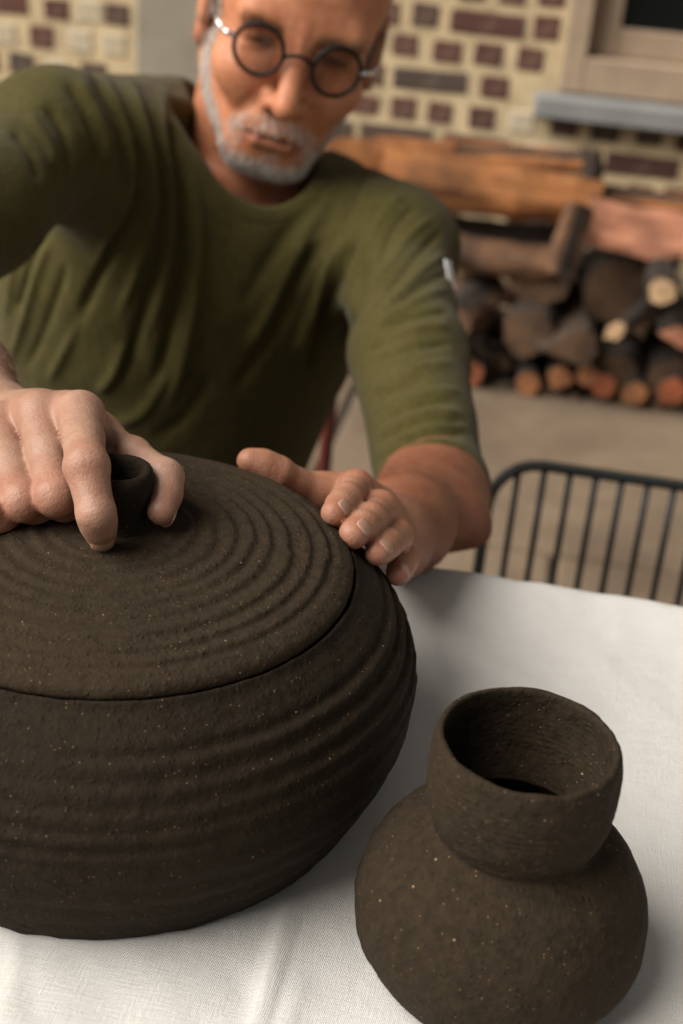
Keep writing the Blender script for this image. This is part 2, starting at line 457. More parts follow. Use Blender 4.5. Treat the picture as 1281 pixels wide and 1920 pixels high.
fb('sill', [((-.064, WV - .07, .555), (WU1 + .055, WV + .10, .610))], M['blue_stone'], win, .006)

# ------------------------------------------------------------------ firewood
def section(kind, r, seed):
    q = np.random.default_rng(seed); pts = []
    if kind == 'round':
        for a in np.linspace(0, 2 * np.pi, 17)[:-1]: pts.append((math.cos(a) * r, math.sin(a) * r, 1))
    elif kind == 'half':
        for a in np.linspace(0, np.pi, 10): pts.append((math.cos(a) * r, math.sin(a) * r * .9 - r * .4, 1))
        for t in (.6, .2, -.2, -.6): pts.append((-t * r, -r * .4 + q.uniform(-.05, .05) * r, 0))
    elif kind == 'wedge':
        for a in np.linspace(-.62, .62, 7): pts.append((math.sin(a) * r * 1.25, math.cos(a) * r * 1.2 - r * .5, 1))
        pts = pts[::-1]
        for t in (.33, .66): pts.append((-(1 - t) * -.72 * r if False else pts[0][0] * 0 + (.72 - .72 * t) * -r, .45 * r - 1.25 * r * t, 0))
        pts = pts[:7] + [(-.5 * r, -.05 * r, 0), (-.2 * r, -.5 * r, 0), (0, -.85 * r, 0), (.22 * r, -.45 * r, 0), (.5 * r, 0, 0)]
        c = [(p[0], p[1], p[2]) for p in pts]; c.sort(key=lambda p: math.atan2(p[1], p[0])); pts = c
    elif kind == 'plank':
        for x, y, b in ((1, -.3, 0), (1.05, 0, 0), (.95, .3, 0), (.5, .36, 1), (0, .4, 1), (-.5, .33, 1), (-1, .25, 0), (-1.04, 0, 0), (-.9, -.33, 0), (-.4, -.36, 0), (.3, -.38, 0)): pts.append((x * r, y * r, b))
    P = np.array(pts); P[:, :2] *= 1 + q.uniform(-.07, .07, (len(P), 1)); return P
def log(label, c, az, tilt, roll, L, kind, r, side, end, seed, stretch=(1, 1), outer=None):
    """az: heading of the long axis in the wall frame, 0 = along the wall, 90 = towards the camera"""
    sec = section(kind, r, seed); q = np.random.default_rng(seed + 100); nS = len(sec); nR = 9
    V = []; F = []; mi = []
    ts = np.linspace(-L / 2, L / 2, nR)
    bend = q.uniform(-.015, .015, 2)
    for i, t in enumerate(ts):
        k = 1 + q.uniform(-.10, .10) - .12 * max(0, abs(t / L * 2) - .6)
        s_ = sec[:, :2] * k * np.array(stretch) * (1 + q.uniform(-.11, .11, (nS, 1)))
        e = (q.uniform(-.0018, .0018, nS) if i in (0, nR - 1) else q.uniform(-.002, .002, nS))
        x, y = s_[:, 0] + bend[0] * (t / L * 2) ** 2, s_[:, 1] + bend[1] * (t / L * 2) ** 2
        V.append(np.stack([x, y, t + e], -1))
    V = np.concatenate(V)
    for i in range(nR - 1):
        for k in range(nS):
            l = (k + 1) % nS
            F.append((i*nS+k, i*nS+l, (i+1)*nS+l, (i+1)*nS+k)); mi.append(0 if sec[k, 2] and sec[l, 2] else 1)
    n0 = len(V); cs = sec[:, :2].mean(0) * np.array(stretch)
    V = np.concatenate([V, [[cs[0], cs[1], -L/2 - .0005], [cs[0], cs[1], L/2 + .0005]]])
    for k in range(nS):
        l = (k + 1) % nS
        F.append((n0, l, k)); mi.append(2); F.append((n0 + 1, (nR-1)*nS + k, (nR-1)*nS + l)); mi.append(2)
    me = bpy.data.meshes.new('firewood_log'); me.from_pydata([tuple(v) for v in V], [], F)
    for mm in (outer or M['bark'], side, end): me.materials.append(mm)
    me.polygons.foreach_set('material_index', mi); me.polygons.foreach_set('use_smooth', [x == 0 and kind == 'round' for x in mi]); me.update()
    a = math.radians(az) + PSI; ax = Vector((math.cos(a) * math.cos(tilt), -math.sin(a) * math.cos(tilt) if False else math.sin(a) * math.cos(tilt), math.sin(tilt)))
    up = Vector((0, 0, 1)); sx = up.cross(ax).normalized(); uy = ax.cross(sx)
    R = Matrix((sx, uy, ax)).transposed() @ Matrix.Rotation(roll, 3, 'Z')
    o = link('firewood_log', me); o.matrix_world = Matrix.Translation(Vector(glob(*c))) @ R.to_4x4()
    tag(o, label, 'log', 'firewood stacked against the brick wall'); return o
LO, LB, LP, LD = M['wood_orange'], M['wood_brown'], M['wood_pink'], M['wood_dark']
CO, CR, CP, CDk = M['cut_orange'], M['cut_red'], M['cut_pale'], M['cut_dark']
a3 = lambda x, y, v=2.95: atV(x, y, v)
log('thick orange split log lying lengthwise on top of the pile', a3(920, 350, 3.05), 0, -.03, .95, .50, 'half', .062, LO, CO, 1, (1, 1.1), LO)
log('thin curved slab lying on top behind the thick orange split log', a3(910, 292, 3.16), 0, .05, .1, .52, 'plank', .055, LO, CO, 2, (1, .8))
log('orange split log end peeping out beside the shoulder at the pile top', a3(730, 318, 3.12), 12, .08, -2.0, .30, 'half', .062, LO, CO, 3)
log('brown split log below the thick orange log, lit along its top', a3(918, 478, 3.03), 0, -.05, .9, .30, 'half', .044, LB, CO, 4, (1, 1), LB)
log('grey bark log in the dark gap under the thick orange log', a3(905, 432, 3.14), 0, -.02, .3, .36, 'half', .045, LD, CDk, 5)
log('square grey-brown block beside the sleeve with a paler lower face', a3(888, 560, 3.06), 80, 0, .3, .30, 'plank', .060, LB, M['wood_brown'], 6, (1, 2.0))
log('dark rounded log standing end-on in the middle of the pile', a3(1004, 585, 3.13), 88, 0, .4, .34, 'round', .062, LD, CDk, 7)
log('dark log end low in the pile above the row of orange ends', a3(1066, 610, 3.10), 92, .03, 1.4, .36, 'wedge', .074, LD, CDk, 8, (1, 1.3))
log('upright tan split piece leaning in the middle of the pile', a3(1068, 452, 2.93), 70, 1.15, .8, .16, 'plank', .030, LB, LB, 9, (1, 1.3))
log('black bark branch standing up behind the pink split log', a3(1108, 345, 3.08), 80, 1.4, .0, .15, 'round', .024, LD, CDk, 10)
log('pink split log with a broad fresh face at the right of the pile', a3(1218, 440, 3.03), 5, -.02, -2.0, .30, 'half', .058, LP, LP, 11, (1, 1.1))
log('orange-brown board above the pink split log', a3(1190, 375, 3.12), 4, -.03, .1, .34, 'plank', .050, LO, CO, 12, (1, .8))
log('pale round log end just under the pink split log', a3(1240, 500, 3.02), 86, 0, .2, .30, 'round', .033, LD, CP, 13)
log('small tilted log with a bright pale oval cut end', a3(1205, 580, 3.02), 66, .2, .7, .24, 'round', .025, LD, CP, 14, (.75, 1.25))
log('reddish split end at the far right edge of the pile', a3(1275, 600, 3.06), 90, 0, .5, .30, 'half', .05, LP, LP, 15)
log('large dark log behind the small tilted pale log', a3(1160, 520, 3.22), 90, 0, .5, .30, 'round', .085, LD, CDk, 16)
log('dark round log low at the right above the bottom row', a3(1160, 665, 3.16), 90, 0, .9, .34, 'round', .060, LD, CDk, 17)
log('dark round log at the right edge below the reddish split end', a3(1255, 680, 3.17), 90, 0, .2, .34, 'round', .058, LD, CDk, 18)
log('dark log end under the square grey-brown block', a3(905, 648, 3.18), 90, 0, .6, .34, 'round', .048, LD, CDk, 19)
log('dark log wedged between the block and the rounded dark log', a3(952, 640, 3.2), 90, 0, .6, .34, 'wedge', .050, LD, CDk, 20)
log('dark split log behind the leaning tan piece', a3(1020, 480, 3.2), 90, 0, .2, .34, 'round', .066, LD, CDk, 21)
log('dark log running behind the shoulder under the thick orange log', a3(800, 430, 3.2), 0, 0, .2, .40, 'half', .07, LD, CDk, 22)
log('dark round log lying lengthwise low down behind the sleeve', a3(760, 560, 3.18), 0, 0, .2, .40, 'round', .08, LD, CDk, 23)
log('tan log seen in the gap between the torso and the arm', a3(690, 640, 3.1), 2, 0, .2, .36, 'half', .05, LB, CO, 24)
for (x, y, mt, rr, az, lb) in ((862, 680, CO, .028, 90, 'small orange log end nearest the sleeve in the bottom row'), (922, 700, CR, .030, 62, 'small red-orange log turned sideways in the bottom row'),
        (990, 712, CO, .029, 90, 'third small orange log end from the sleeve in the bottom row'), (1047, 713, CO, .027, 91, 'fourth small orange log end from the sleeve in the bottom row'), (1098, 705, CO, .029, 89, 'bright orange log end at the middle of the bottom row'),
        (1140, 736, CR, .028, 90, 'reddest small log end in the bottom row, set slightly low'), (1196, 742, CO, .030, 90, 'orange log end right of the reddest one in the bottom row'), (1268, 742, CR, .034, 86, 'red-orange log end at the right edge of the bottom row')):
    log(lb, atV(x, y, 2.95) + np.array([0, .13, 0]), az, 0, random.uniform(0, 6), .26, 'round', rr * 1.04, LD, mt, int(x))
for i, (x, y, lb) in enumerate(((960, 742, 'thin black bark billet under the third orange end'), (1020, 745, 'thin black bark billet under the fourth orange end'), (1080, 752, 'thin black bark billet under the bright orange end'), (1160, 772, 'thin black bark billet under the reddest end'), (1235, 778, 'thin black bark billet under the right edge of the pile'))):
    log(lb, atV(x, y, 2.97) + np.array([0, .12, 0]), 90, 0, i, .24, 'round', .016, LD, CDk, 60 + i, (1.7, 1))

# ------------------------------------------------------------------ chairs
def bar_chair(label, mat, u, v, width, ztop, zseat, depth, tube, nb, face, lean, dx=0.0):
    """metal chair with an arched tube back; face = -1 when it looks towards the camera"""
    t = thing('garden_chair', label, 'chair', tuple(glob(u, v, 0)), PSI, None)
    w = width / 2; R = .05
    ln = lambda z: (z - zseat) * lean
    sh = lambda z: (z - zseat) * dx
    pts = [(-w + sh(0) * 0, ln(z), z) for z in np.linspace(zseat, ztop - R, 5)]
    arc = [(-w + R - R * math.cos(a), ln(ztop - R + R * math.sin(a)), ztop - R + R * math.sin(a)) for a in np.linspace(0, np.pi / 2, 7)]
    left = pts + arc[1:]
    right = [(-p[0], p[1], p[2]) for p in left][::-1]
    m = MB(); m.tube(left + [(x, ln(ztop), ztop) for x in np.linspace(-w + R, w - R, 6)[1:-1]] + right, tube, 12); m.build('back_frame', mat, t)
    for i in range(nb):
        x = -w + (i + 1) * width / (nb + 1)
        m = MB(); m.tube([(x, ln(z), z) for z in np.linspace(zseat + .01, ztop - tube * .6, 4)], tube * .58, 8); m.build('back_bar', mat, t)
    y1 = face * depth
    m = MB(); m.tube([(-w, 0, zseat), (-w, y1, zseat), (w, y1, zseat), (w, 0, zseat)], tube, 10, True); m.build('seat_frame', mat, t)
    for i in range(max(nb, 7)):
        x = -w + (i + 1) * width / (max(nb, 7) + 1)
        m = MB(); m.tube([(x, 0, zseat), (x, y1, zseat)], tube * .58, 8); m.build('seat_bar', mat, t)
    for sx in (-1, 1):
        for yy, oy in ((0, -face * .05), (y1, face * .02)):
            m = MB(); m.tube([(sx * w, yy, zseat), (sx * (w + .02), yy + oy, .003)], tube, 10); m.build('leg', mat, t)
    return t
A = atV(925, 905, 1.2); ztop = .611
bar_chair('dark green metal chair with a barred back at the far side of the table', M['black_metal'], A[0] + .19, 1.2, .385, ztop, .36, .36, .0058, 14, -1, .12)
bar_chair('red-brown metal chair the man sits on, one back post showing', M['red_metal'], -.405, 1.50, .36, .585, .335, .34, .0085, 4, -1, .06)

# ------------------------------------------------------------------ table and cloth
table = thing('table', 'rectangular wooden table hidden under a white linen cloth', 'table', (0, 0, 0), PSI)
m = MB(); m.box((-.95, -.10, ZT - .035), (1.0, .742, ZT - .0035), None, .004); m.build('tabletop', M['tabletop'], table, False)
for u in (-.88, .93):
    for v in (-.03, .67):
        m = MB(); m.box((u - .03, v - .03, 0), (u + .03, v + .03, ZT - .036), None, .004); m.build('leg', M['tabletop'], table, False)
# cloth: a sheet over the top that turns down at the edges
us = np.concatenate([np.linspace(-1.22, -.5, 60)[:-1], np.arange(-.5, .45, .0035), np.linspace(.45, 1.27, 70)])
vs_ = np.concatenate([np.linspace(-.36, .06, 40)[:-1], np.arange(.06, .70, .0035), np.linspace(.70, .74, 12)[1:], np.linspace(.742, 1.0, 60)[1:]])
UG, VG = np.meshgrid(us, vs_, indexing='ij')
def fold_over(s, lo, hi):
    """arc length to (position, drop) over rounded edges"""
    R = .006; over = np.maximum(s - hi, 0); under = np.maximum(lo - s, 0); d = np.maximum(over, under)
    a = np.minimum(d / R, np.pi / 2)
    out = R * np.sin(a); dr = R * (1 - np.cos(a)) + np.maximum(d - R * np.pi / 2, 0)
    return np.clip(s, lo, hi) + np.where(over > 0, out, np.where(under > 0, -out, 0)), dr
pu, du = fold_over(UG, -.952, 1.002); pv_, dv = fold_over(VG, -.102, .743)
Z = ZT - np.minimum(du + dv, .30)
flat = np.stack([UG.ravel(), VG.ravel(), 0 * UG.ravel()], -1)
hz = .0016 * fbm(flat, 9, 3, 3) + .0006 * fbm(flat * np.array([1, .4, 1]), 30, 3, 8) + .00025 * fbm(flat, 110, 2, 4) + .0010 * np.maximum(0, vnoise(flat * np.array([1, .35, 1]) @ np.array([[.8, .6, 0], [-.6, .8, 0], [0, 0, 1.]]), 26, 6)) ** 2 + .0016 * np.exp(-(fbm(flat * np.array([1, .6, 1]), 11, 2, 77) / .06) ** 2) * sstep(-VG.ravel(), -.42, -.36)
def seg_d(P, a, b):
    a = np.array(a); b = np.array(b); ab = b - a
    t = np.clip(((P - a) @ ab) / (ab @ ab), 0, 1); q = P - (a + t[:, None] * ab)
    s = np.sign(ab[0] * q[:, 1] - ab[1] * q[:, 0]); return np.linalg.norm(q, axis=1) * s, t
def tuv(x, y):
    d = J(x, y, 1) - CAM; P = CAM + d * (ZT - ZC) / d[2]; return (P @ E1, P @ E2)
P2 = flat[:, :2]
for a, b, w, amp, off in ((tuv(545, 1670), tuv(470, 1960), .0032, .0030, .6), (tuv(770, 1165), tuv(1020, 1300), .006, .0010, .3), (tuv(700, 1330), tuv(900, 1345), .010, .0009, .3), (tuv(430, 1800), tuv(470, 1890), .005, -.0011, 0),
                        (tuv(30, 1780), tuv(120, 1950), .012, .0010, .2), (tuv(250, 1790), tuv(330, 1930), .014, .0010, .2), (tuv(1000, 1130), tuv(1290, 1400), .012, .0009, .2), (tuv(1180, 1230), tuv(1290, 1240), .010, -.0007, 0)):
    d, t = seg_d(P2, a, b); e = np.sin(np.pi * np.clip(t, 0.02, .98)) ** .5
    hz += amp * e * (np.exp(-(d / w) ** 2) + off * np.where(d > 0, np.exp(-d / (3 * w)), 0) * (np.abs(d) < 12 * w))
hang = np.clip((du + dv) / .05, 0, 1).ravel()
wav = hang * (.012 * np.sin(flat[:, 0] * 31 + 1) * (dv.ravel() > 0) + .012 * np.sin(flat[:, 1] * 29) * (du.ravel() > 0))
edgew = .0012 * vnoise(flat, 60, 5) * sstep(VG.ravel(), .72, .75)
V = np.stack([pu.ravel() + wav * (du.ravel() > 0), pv_.ravel() + np.abs(wav) * (dv.ravel() > 0) * np.sign(VG.ravel() - .3), Z.ravel() + np.where(hang > 0, 0, np.maximum(hz, -.0025)) + edgew], -1)
nu, nv = len(us), len(vs_)
I = np.arange(nu * nv).reshape(nu, nv)
F = np.stack([I[:-1, :-1], I[1:, :-1], I[1:, 1:], I[:-1, 1:]], -1).reshape(-1, 4)
cl = link('tablecloth', mesh_np('tablecloth', V, F, M['linen']), None, (0, 0, 0), (0, 0, PSI))
tag(cl, 'creased white linen tablecloth under the dark pots', 'tablecloth')
ZTOP = ZT + .0012

# ------------------------------------------------------------------ pottery
def catmull(P, n):
    P = np.asarray(P, float); Q = np.vstack([2 * P[0] - P[1], P, 2 * P[-1] - P[-2]]); out = []
    for i in range(len(P) - 1):
        p0, p1, p2, p3 = Q[i:i + 4]
        for t in np.linspace(0, 1, n, endpoint=False):
            out.append(.5 * (2*p1 + (p2 - p0)*t + (2*p0 - 5*p1 + 4*p2 - p3)*t*t + (3*p1 - p0 - 3*p2 + p3)*t**3))
    out.append(P[-1]); return np.array(out)
def lathe(prof, seg, seed, amp, ridges=None, wob=.0006):
    """surface of revolution; profile (r, z), bottom outside to inside; uneven like thrown clay"""
    prof = np.asarray(prof); T = np.gradient(prof, axis=0); N = np.stack([T[:, 1], -T[:, 0]], -1); N /= np.linalg.norm(N, axis=1)[:, None] + 1e-9
    th = np.linspace(0, 2 * np.pi, seg + 1)[:-1]
    r = prof[:, 0][:, None]; z = prof[:, 1][:, None]
    P = np.stack([r * np.cos(th), r * np.sin(th), z + 0 * th], -1).reshape(-1, 3)
    d = amp * fbm(P, 120, 3, seed) + wob * vnoise(P, 14, seed + 9)
    if ridges is not None:
        rr, zz, tt = np.broadcast_arrays(r, z, th)
        d = d + ridges(rr.ravel(), zz.ravel(), tt.ravel())
    fade = np.repeat(sstep(prof[:, 0], .0, .004), seg)
    nn = np.stack([N[:, 0][:, None] * np.cos(th), N[:, 0][:, None] * np.sin(th), N[:, 1][:, None] + 0 * th], -1).reshape(-1, 3)
    P = P + nn * (d * fade)[:, None]
    n_, = prof[:, 0].shape; I = np.arange(n_ * seg).reshape(n_, seg); I2 = np.roll(I, -1, 1)
    F = np.stack([I[:-1], I2[:-1], I2[1:], I[1:]], -1).reshape(-1, 4)
    return P, F
PX, PY = -.0994, .523
BODY = [(.112, .0012), (.1185, .0012), (.1210, .0035), (.1268, .0143), (.1330, .0286), (.1386, .0429), (.1414, .0572), (.1404, .0716), (.1345, .0859), (.1248, .0995), (.1170, .1068), (.1120, .1108), (.1098, .1138), (.1085, .1135), (.1072, .1110)]
IN = [(.104, .107), (.104, .1), (.124, .085), (.132, .065), (.130, .045), (.118, .02), (.10, .010), (.05, .0085), (.0005, .008)]
def body_ridge(r, z, t):
    s = z + .0016 * np.sin(t + 2.2) + .0006 * np.sin(3 * t)
    w = sstep(z, .054, .068) * (1 - sstep(z, .099, .106)) * (r > .112)
    f = ((s - .052) / .0082) % 1.0
    rid = np.where(f < .62, sstep(f, 0, .62), 1 - sstep(f, .62, 1.0))
    w2 = (1 - sstep(z, .05, .06)) * sstep(z, .008, .02) * (r > .112)
    return .0024 * w * (rid - .5) * (.75 + .35 * np.sin(t * 2 + z * 90)) + .0004 * w2 * np.sin(z * 420 + np.sin(t) * 2)
Pb, Fb = lathe(np.vstack([[[.0005, .0012]], catmull(BODY, 14), catmull(IN, 6)]), 640, 3, .00042, body_ridge)
def split_rows(F, seg, a, b):
    row = np.arange(len(F)) // seg; m_ = (row >= a) & (row < b); return F[~m_], F[m_]
def compact(P, F):
    u_, inv = np.unique(F, return_inverse=True); return P[u_], inv.reshape(F.shape)
Fm, Fr = split_rows(Fb, 640, 1 + 14 * 11, 1 + 14 * 14 + 1 + 6)
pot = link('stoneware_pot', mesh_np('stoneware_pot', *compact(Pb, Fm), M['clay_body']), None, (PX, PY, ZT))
link('rim', mesh_np('rim', *compact(Pb, Fr), M['clay_body']), pot)
tag(pot, 'large squat dark brown stoneware pot with ridged shoulder', 'pot')
LID = [(.1040, .1118), (.1064, .1128), (.1074, .1150), (.1066, .1180), (.1030, .1204), (.095, .1232), (.085, .1255), (.075, .1272), (.06, .1292), (.045, .1305), (.03, .1314), (.020, .1320), (.012, .1326)]
def lid_ridge(r, z, t):
    s = r + .0086 * t / (2 * np.pi) + .0005 * np.sin(2 * t + 1)
    f = ((s - .020) / .0086 + .10 * np.sin(s * 190)) % 1.0
    rid = np.where(f < .70, sstep(f, 0, .70), 1 - sstep(f, .70, 1.0))
    w = sstep(r, .022, .034) * (1 - sstep(r, .098, .103)) * (z > .119)
    return .00155 * w * (rid - .5) * (.8 + .2 * np.sin(t * 1.0 + .6) + .1 * np.sin(3 * t + s * 120))
lp = np.vstack([[[.0005, .1085], [.09, .1085], [.1035, .1105]], catmull(LID, 12), [[.0005, .1328]]])
Pl, Fl = lathe(lp, 560, 11, .00026, lid_ridge, .0004)
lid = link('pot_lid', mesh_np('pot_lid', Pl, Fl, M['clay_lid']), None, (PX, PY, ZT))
tag(lid, 'dark stoneware lid with concentric ridges, held by its cup knob', 'lid')
KNOB = [(.0155, .1310), (.0134, .1335), (.0128, .1375), (.0136, .1430), (.0149, .1490), (.0157, .1540), (.0158, .1575), (.0148, .1600), (.0130, .1606), (.0112, .1596), (.0101, .1568), (.0094, .1525), (.0085, .1475), (.0050, .1440), (.0005, .1430)]
Pk, Fk = lathe(np.vstack([[[.0005, .1312]], catmull(KNOB, 8)]), 160, 5, .0003, None, .0003)
link('knob', mesh_np('knob', Pk, Fk, M['clay_body']), lid)
VX, VY = .0784, .4115
VASE = [(.0410, .0012), (.0445, .0012), (.0468, .0030), (.0515, .0097), (.0570, .0194), (.0592, .0290), (.0590, .0387), (.0572, .0475), (.0534, .0555), (.0476, .0630), (.0408, .0686), (.0356, .0716), (.0328, .0738), (.0322, .0758), (.0332, .0786), (.0350, .0830), (.0362, .0885), (.0368, .0950), (.0369, .1012), (.0366, .1072), (.0361, .1122), (.0356, .1150), (.0349, .1166), (.0338, .1172), (.0326, .1169), (.0320, .1154), (.0323, .1120), (.0333, .1050), (.0335, .0970), (.0328, .0890), (.0313, .0820), (.0297, .0765), (.0300, .0722), (.040, .0620), (.050, .05), (.054, .03), (.050, .015), (.040, .007), (.02, .006), (.0005, .006)]
def vase_ridge(r, z, t):
    w = sstep(z, .080, .088) * (1 - sstep(z, .108, .113))
    return w * .00016 * np.sin(z * 2400 + .8 * np.sin(t)) * (.6 + .5 * np.sin(t * 1.5 + z * 200)) + .0005 * np.sin(z * 230 + .5 * np.sin(t)) * sstep(z, .055, .066) * (1 - sstep(z, .072, .078))
Pv, Fv = lathe(np.vstack([[[.0005, .0012]], catmull(VASE, 9)]), 420, 21, .00042, vase_ridge, .0003)
Fm, Fr = split_rows(Fv, 420, 1 + 9 * 13, 1 + 9 * 31)
vz = link('stoneware_vase', mesh_np('stoneware_vase', *compact(Pv, Fm), M['clay_vase']), None, (VX, VY, ZT))
link('neck', mesh_np('neck', *compact(Pv, Fr), M['clay_vase']), vz)
tag(vz, 'small dark stoneware vase with wide collar neck beside the lidded pot', 'vase')

# ------------------------------------------------------------------ implicit surfaces for the figure
MARG = .045
def smin(a, b, k):
    if k <= 0: return np.minimum(a, b)
    h = np.clip(.5 + .5 * (b - a) / k, 0, 1); return b + (a - b) * h - k * h * (1 - h)
def smax(a, b, k): return -smin(-a, -b, k)
class Prim:
    def __init__(s, fn, c, R): s.fn, s.c, s.R = fn, np.asarray(c, float), R
    def ev(s, P, bc=None, br=0):
        if bc is not None and np.linalg.norm(bc - s.c) > s.R + br + MARG: return None
        return s.fn(P)
def RC(a, b, ra, rb=None):
    a = np.asarray(a, float); b = np.asarray(b, float); rb = ra if rb is None else rb; ba = b - a; L2 = max(ba @ ba, 1e-12)
    def f(P):
        q = P - a; h = np.clip((q @ ba) / L2, 0, 1); q = q - h[:, None] * ba
        return np.sqrt((q * q).sum(1)) - (ra + (rb - ra) * h)
    return Prim(f, (a + b) / 2, math.sqrt(L2) / 2 + max(ra, rb))
def EL(c, r, Mx=None):
    c = np.asarray(c, float); r = np.asarray(r, float)
    def f(P):
        q = P - c
        if Mx is not None: q = q @ Mx.T
        k0 = np.sqrt(((q / r) ** 2).sum(1)); k1 = np.sqrt(((q / r ** 2) ** 2).sum(1)) + 1e-9
        return k0 * (k0 - 1) / k1
    return Prim(f, c, r.max())
class Seq:
    def __init__(s, items):
        s.items = items
    def ev(s, P, bc=None, br=0):
        d = None
        for op, k, nd in s.items:
            if d is None and op != 'u': continue
            e = nd.ev(P, bc, br)
            if e is None: continue
            if d is None: d = e
            elif op == 'u': d = smin(d, e, k)
            elif op == 's': d = smax(d, -e, k)
            elif op == 'i': d = smax(d, e, k)
        return d
class Min:
    def __init__(s, items): s.items = items
    def ev(s, P, bc=None, br=0):
        d = None
        for nd in s.items:
            e = nd.ev(P, bc, br)
            if e is not None: d = e if d is None else smin(d, e, .0010)
        return d
class Hand:
    """fingers grow out of the palm; where two fingers press together a crease stays"""
    def __init__(s, core, fingers): s.core, s.f = core, fingers
    def ev(s, P, bc=None, br=0):
        c = s.core.ev(P, bc, br); d = None
        for nd, k in s.f:
            e = nd.ev(P, bc, br)
            if e is None: continue
            if c is not None: e = smin(c, e, k)
            if d is None: d = e; continue
            d = smin(d, e, .0005)
        return c if d is None else d
class Xf:
    """child given in local coordinates; world = t + local @ M"""
    def __init__(s, nd, Mx, t): s.nd, s.M, s.t = nd, Mx, t
    def ev(s, P, bc=None, br=0):
        return s.nd.ev((P - s.t) @ s.M.T, None if bc is None else (bc - s.t) @ s.M.T, br)
class Mod:
    def __init__(s, nd, fn): s.nd, s.fn = nd, fn
    def ev(s, P, bc=None, br=0):
        d = s.nd.ev(P, bc, br); return None if d is None else s.fn(P, d)
def chain(pts, rad, k=.003):
    return Seq([('u', k, RC(pts[i], pts[i + 1], rad[i], rad[i + 1])) for i in range(len(pts) - 1)])
def mesh_sdf(nd, lo, hi, h, B=16):
    lo = np.asarray(lo, float); hi = np.asarray(hi, float)
    nb = np.ceil((hi - lo) / (h * B)).astype(int); N = nb * B + 2
    g = np.stack(np.meshgrid(*[np.arange(k) for k in nb], indexing='ij'), -1).reshape(-1, 3)
    cen = lo + (g + .5) * B * h
    dc = np.concatenate([nd.ev(c) for c in np.array_split(cen, max(1, len(cen) // 40000))])
    br = .5 * math.sqrt(3) * B * h
    g = g[np.abs(dc) < br * 1.35 + .006]
    ax = np.arange(B + 1)
    loc = np.stack(np.meshgrid(ax, ax, ax, indexing='ij'), -1).reshape(-1, 3)
    keys, pos, quads = [], [], []
    cidx = np.array([(0,0,0),(1,0,0),(0,1,0),(1,1,0),(0,0,1),(1,0,1),(0,1,1),(1,1,1)])
    edges = [(0,1),(2,3),(4,5),(6,7),(0,2),(1,3),(4,6),(5,7),(0,4),(1,5),(2,6),(3,7)]
    key = lambda q: (q[..., 0] * N[1] + q[..., 1]) * N[2] + q[..., 2]
    for b in g:
        base = b * B
        d = nd.ev(lo + (base + loc) * h, lo + (base + B / 2) * h, br)
        if d is None: continue
        D = d.reshape(B + 1, B + 1, B + 1); Sg = D < 0
        if Sg.all() or not Sg.any(): continue
        cn = np.stack([Sg[o[0]:B + o[0], o[1]:B + o[1], o[2]:B + o[2]] for o in cidx], -1).sum(-1)
        act = np.argwhere((cn > 0) & (cn < 8))
        vals = np.stack([D[act[:, 0] + o[0], act[:, 1] + o[1], act[:, 2] + o[2]] for o in cidx], -1)
        acc = np.zeros((len(act), 3)); cnt = np.zeros(len(act))
        for i, j in edges:
            a, c = vals[:, i], vals[:, j]; m_ = (a < 0) != (c < 0)
            t = np.where(m_, a / np.where(m_, a - c, 1), 0)
            acc += m_[:, None] * (cidx[i] + t[:, None] * (cidx[j] - cidx[i])); cnt += m_
        keys.append(key(base + act)); pos.append(lo + (base + act + acc / cnt[:, None]) * h)
        for a in range(3):
            bx, cx = (a + 1) % 3, (a + 2) % 3
            sl0 = [slice(0, B)] * 3; sl1 = [slice(0, B)] * 3; sl1[a] = slice(1, B + 1)
            s0 = Sg[tuple(sl0)]; s1 = Sg[tuple(sl1)]
            e = np.argwhere(s0 != s1)
            if not len(e): continue
            ins = s0[e[:, 0], e[:, 1], e[:, 2]]; e = e + base
            ob = np.zeros(3, int); ob[bx] = 1; oc = np.zeros(3, int); oc[cx] = 1
            q = np.stack([key(e - ob - oc), key(e - oc), key(e), key(e - ob)], -1)
            q[~ins] = q[~ins][:, ::-1]; quads.append(q)
    K = np.concatenate(keys); P = np.concatenate(pos); Q = np.concatenate(quads)
    o = np.argsort(K); K = K[o]; P = P[o]
    ix = np.searchsorted(K, Q); ix = np.clip(ix, 0, len(K) - 1); ok = (K[ix] == Q).all(1)
    return P, ix[ok]
def normals(V, F):
    n_ = np.cross(V[F[:, 2]] - V[F[:, 0]], V[F[:, 3]] - V[F[:, 1]])
    N = np.zeros_like(V)
    for i in range(4): np.add.at(N, F[:, i], n_)
    return N / (np.linalg.norm(N, axis=1)[:, None] + 1e-12)
def relax(V, F, it=1, w=.5):
    for _ in range(it):
        c = V[F].mean(1); A = np.zeros_like(V); n_ = np.zeros(len(V))
        for i in range(4): np.add.at(A, F[:, i], c); np.add.at(n_, F[:, i], 1)
        V = V * (1 - w) + w * A / np.maximum(n_, 1)[:, None]
    return V
def poly_sd(P2, poly):
    """signed distance to a closed polygon in the (r, z) plane"""
    poly = np.asarray(poly); d = np.full(len(P2), 1e9); s = np.ones(len(P2)); n_ = len(poly)
    for i in range(n_):
        a, b = poly[i], poly[i - 1]; e = b - a; w = P2 - a
        t = np.clip((w @ e) / (e @ e + 1e-12), 0, 1); q = w - t[:, None] * e; d = np.minimum(d, (q * q).sum(1))
        c1 = P2[:, 1] >= a[1]; c2 = P2[:, 1] < b[1]; c3 = e[0] * w[:, 1] > e[1] * w[:, 0]
        flip = (c1 & c2 & c3) | (~c1 & ~c2 & ~c3); s = np.where(flip, -s, s)
    return s * np.sqrt(d)
POTPOLY = [(0, 0)] + BODY[1:13] + [(.1085, .1135), (.1076, .1150)] + LID[3:] + KNOB[1:8] + [(0, .159)]
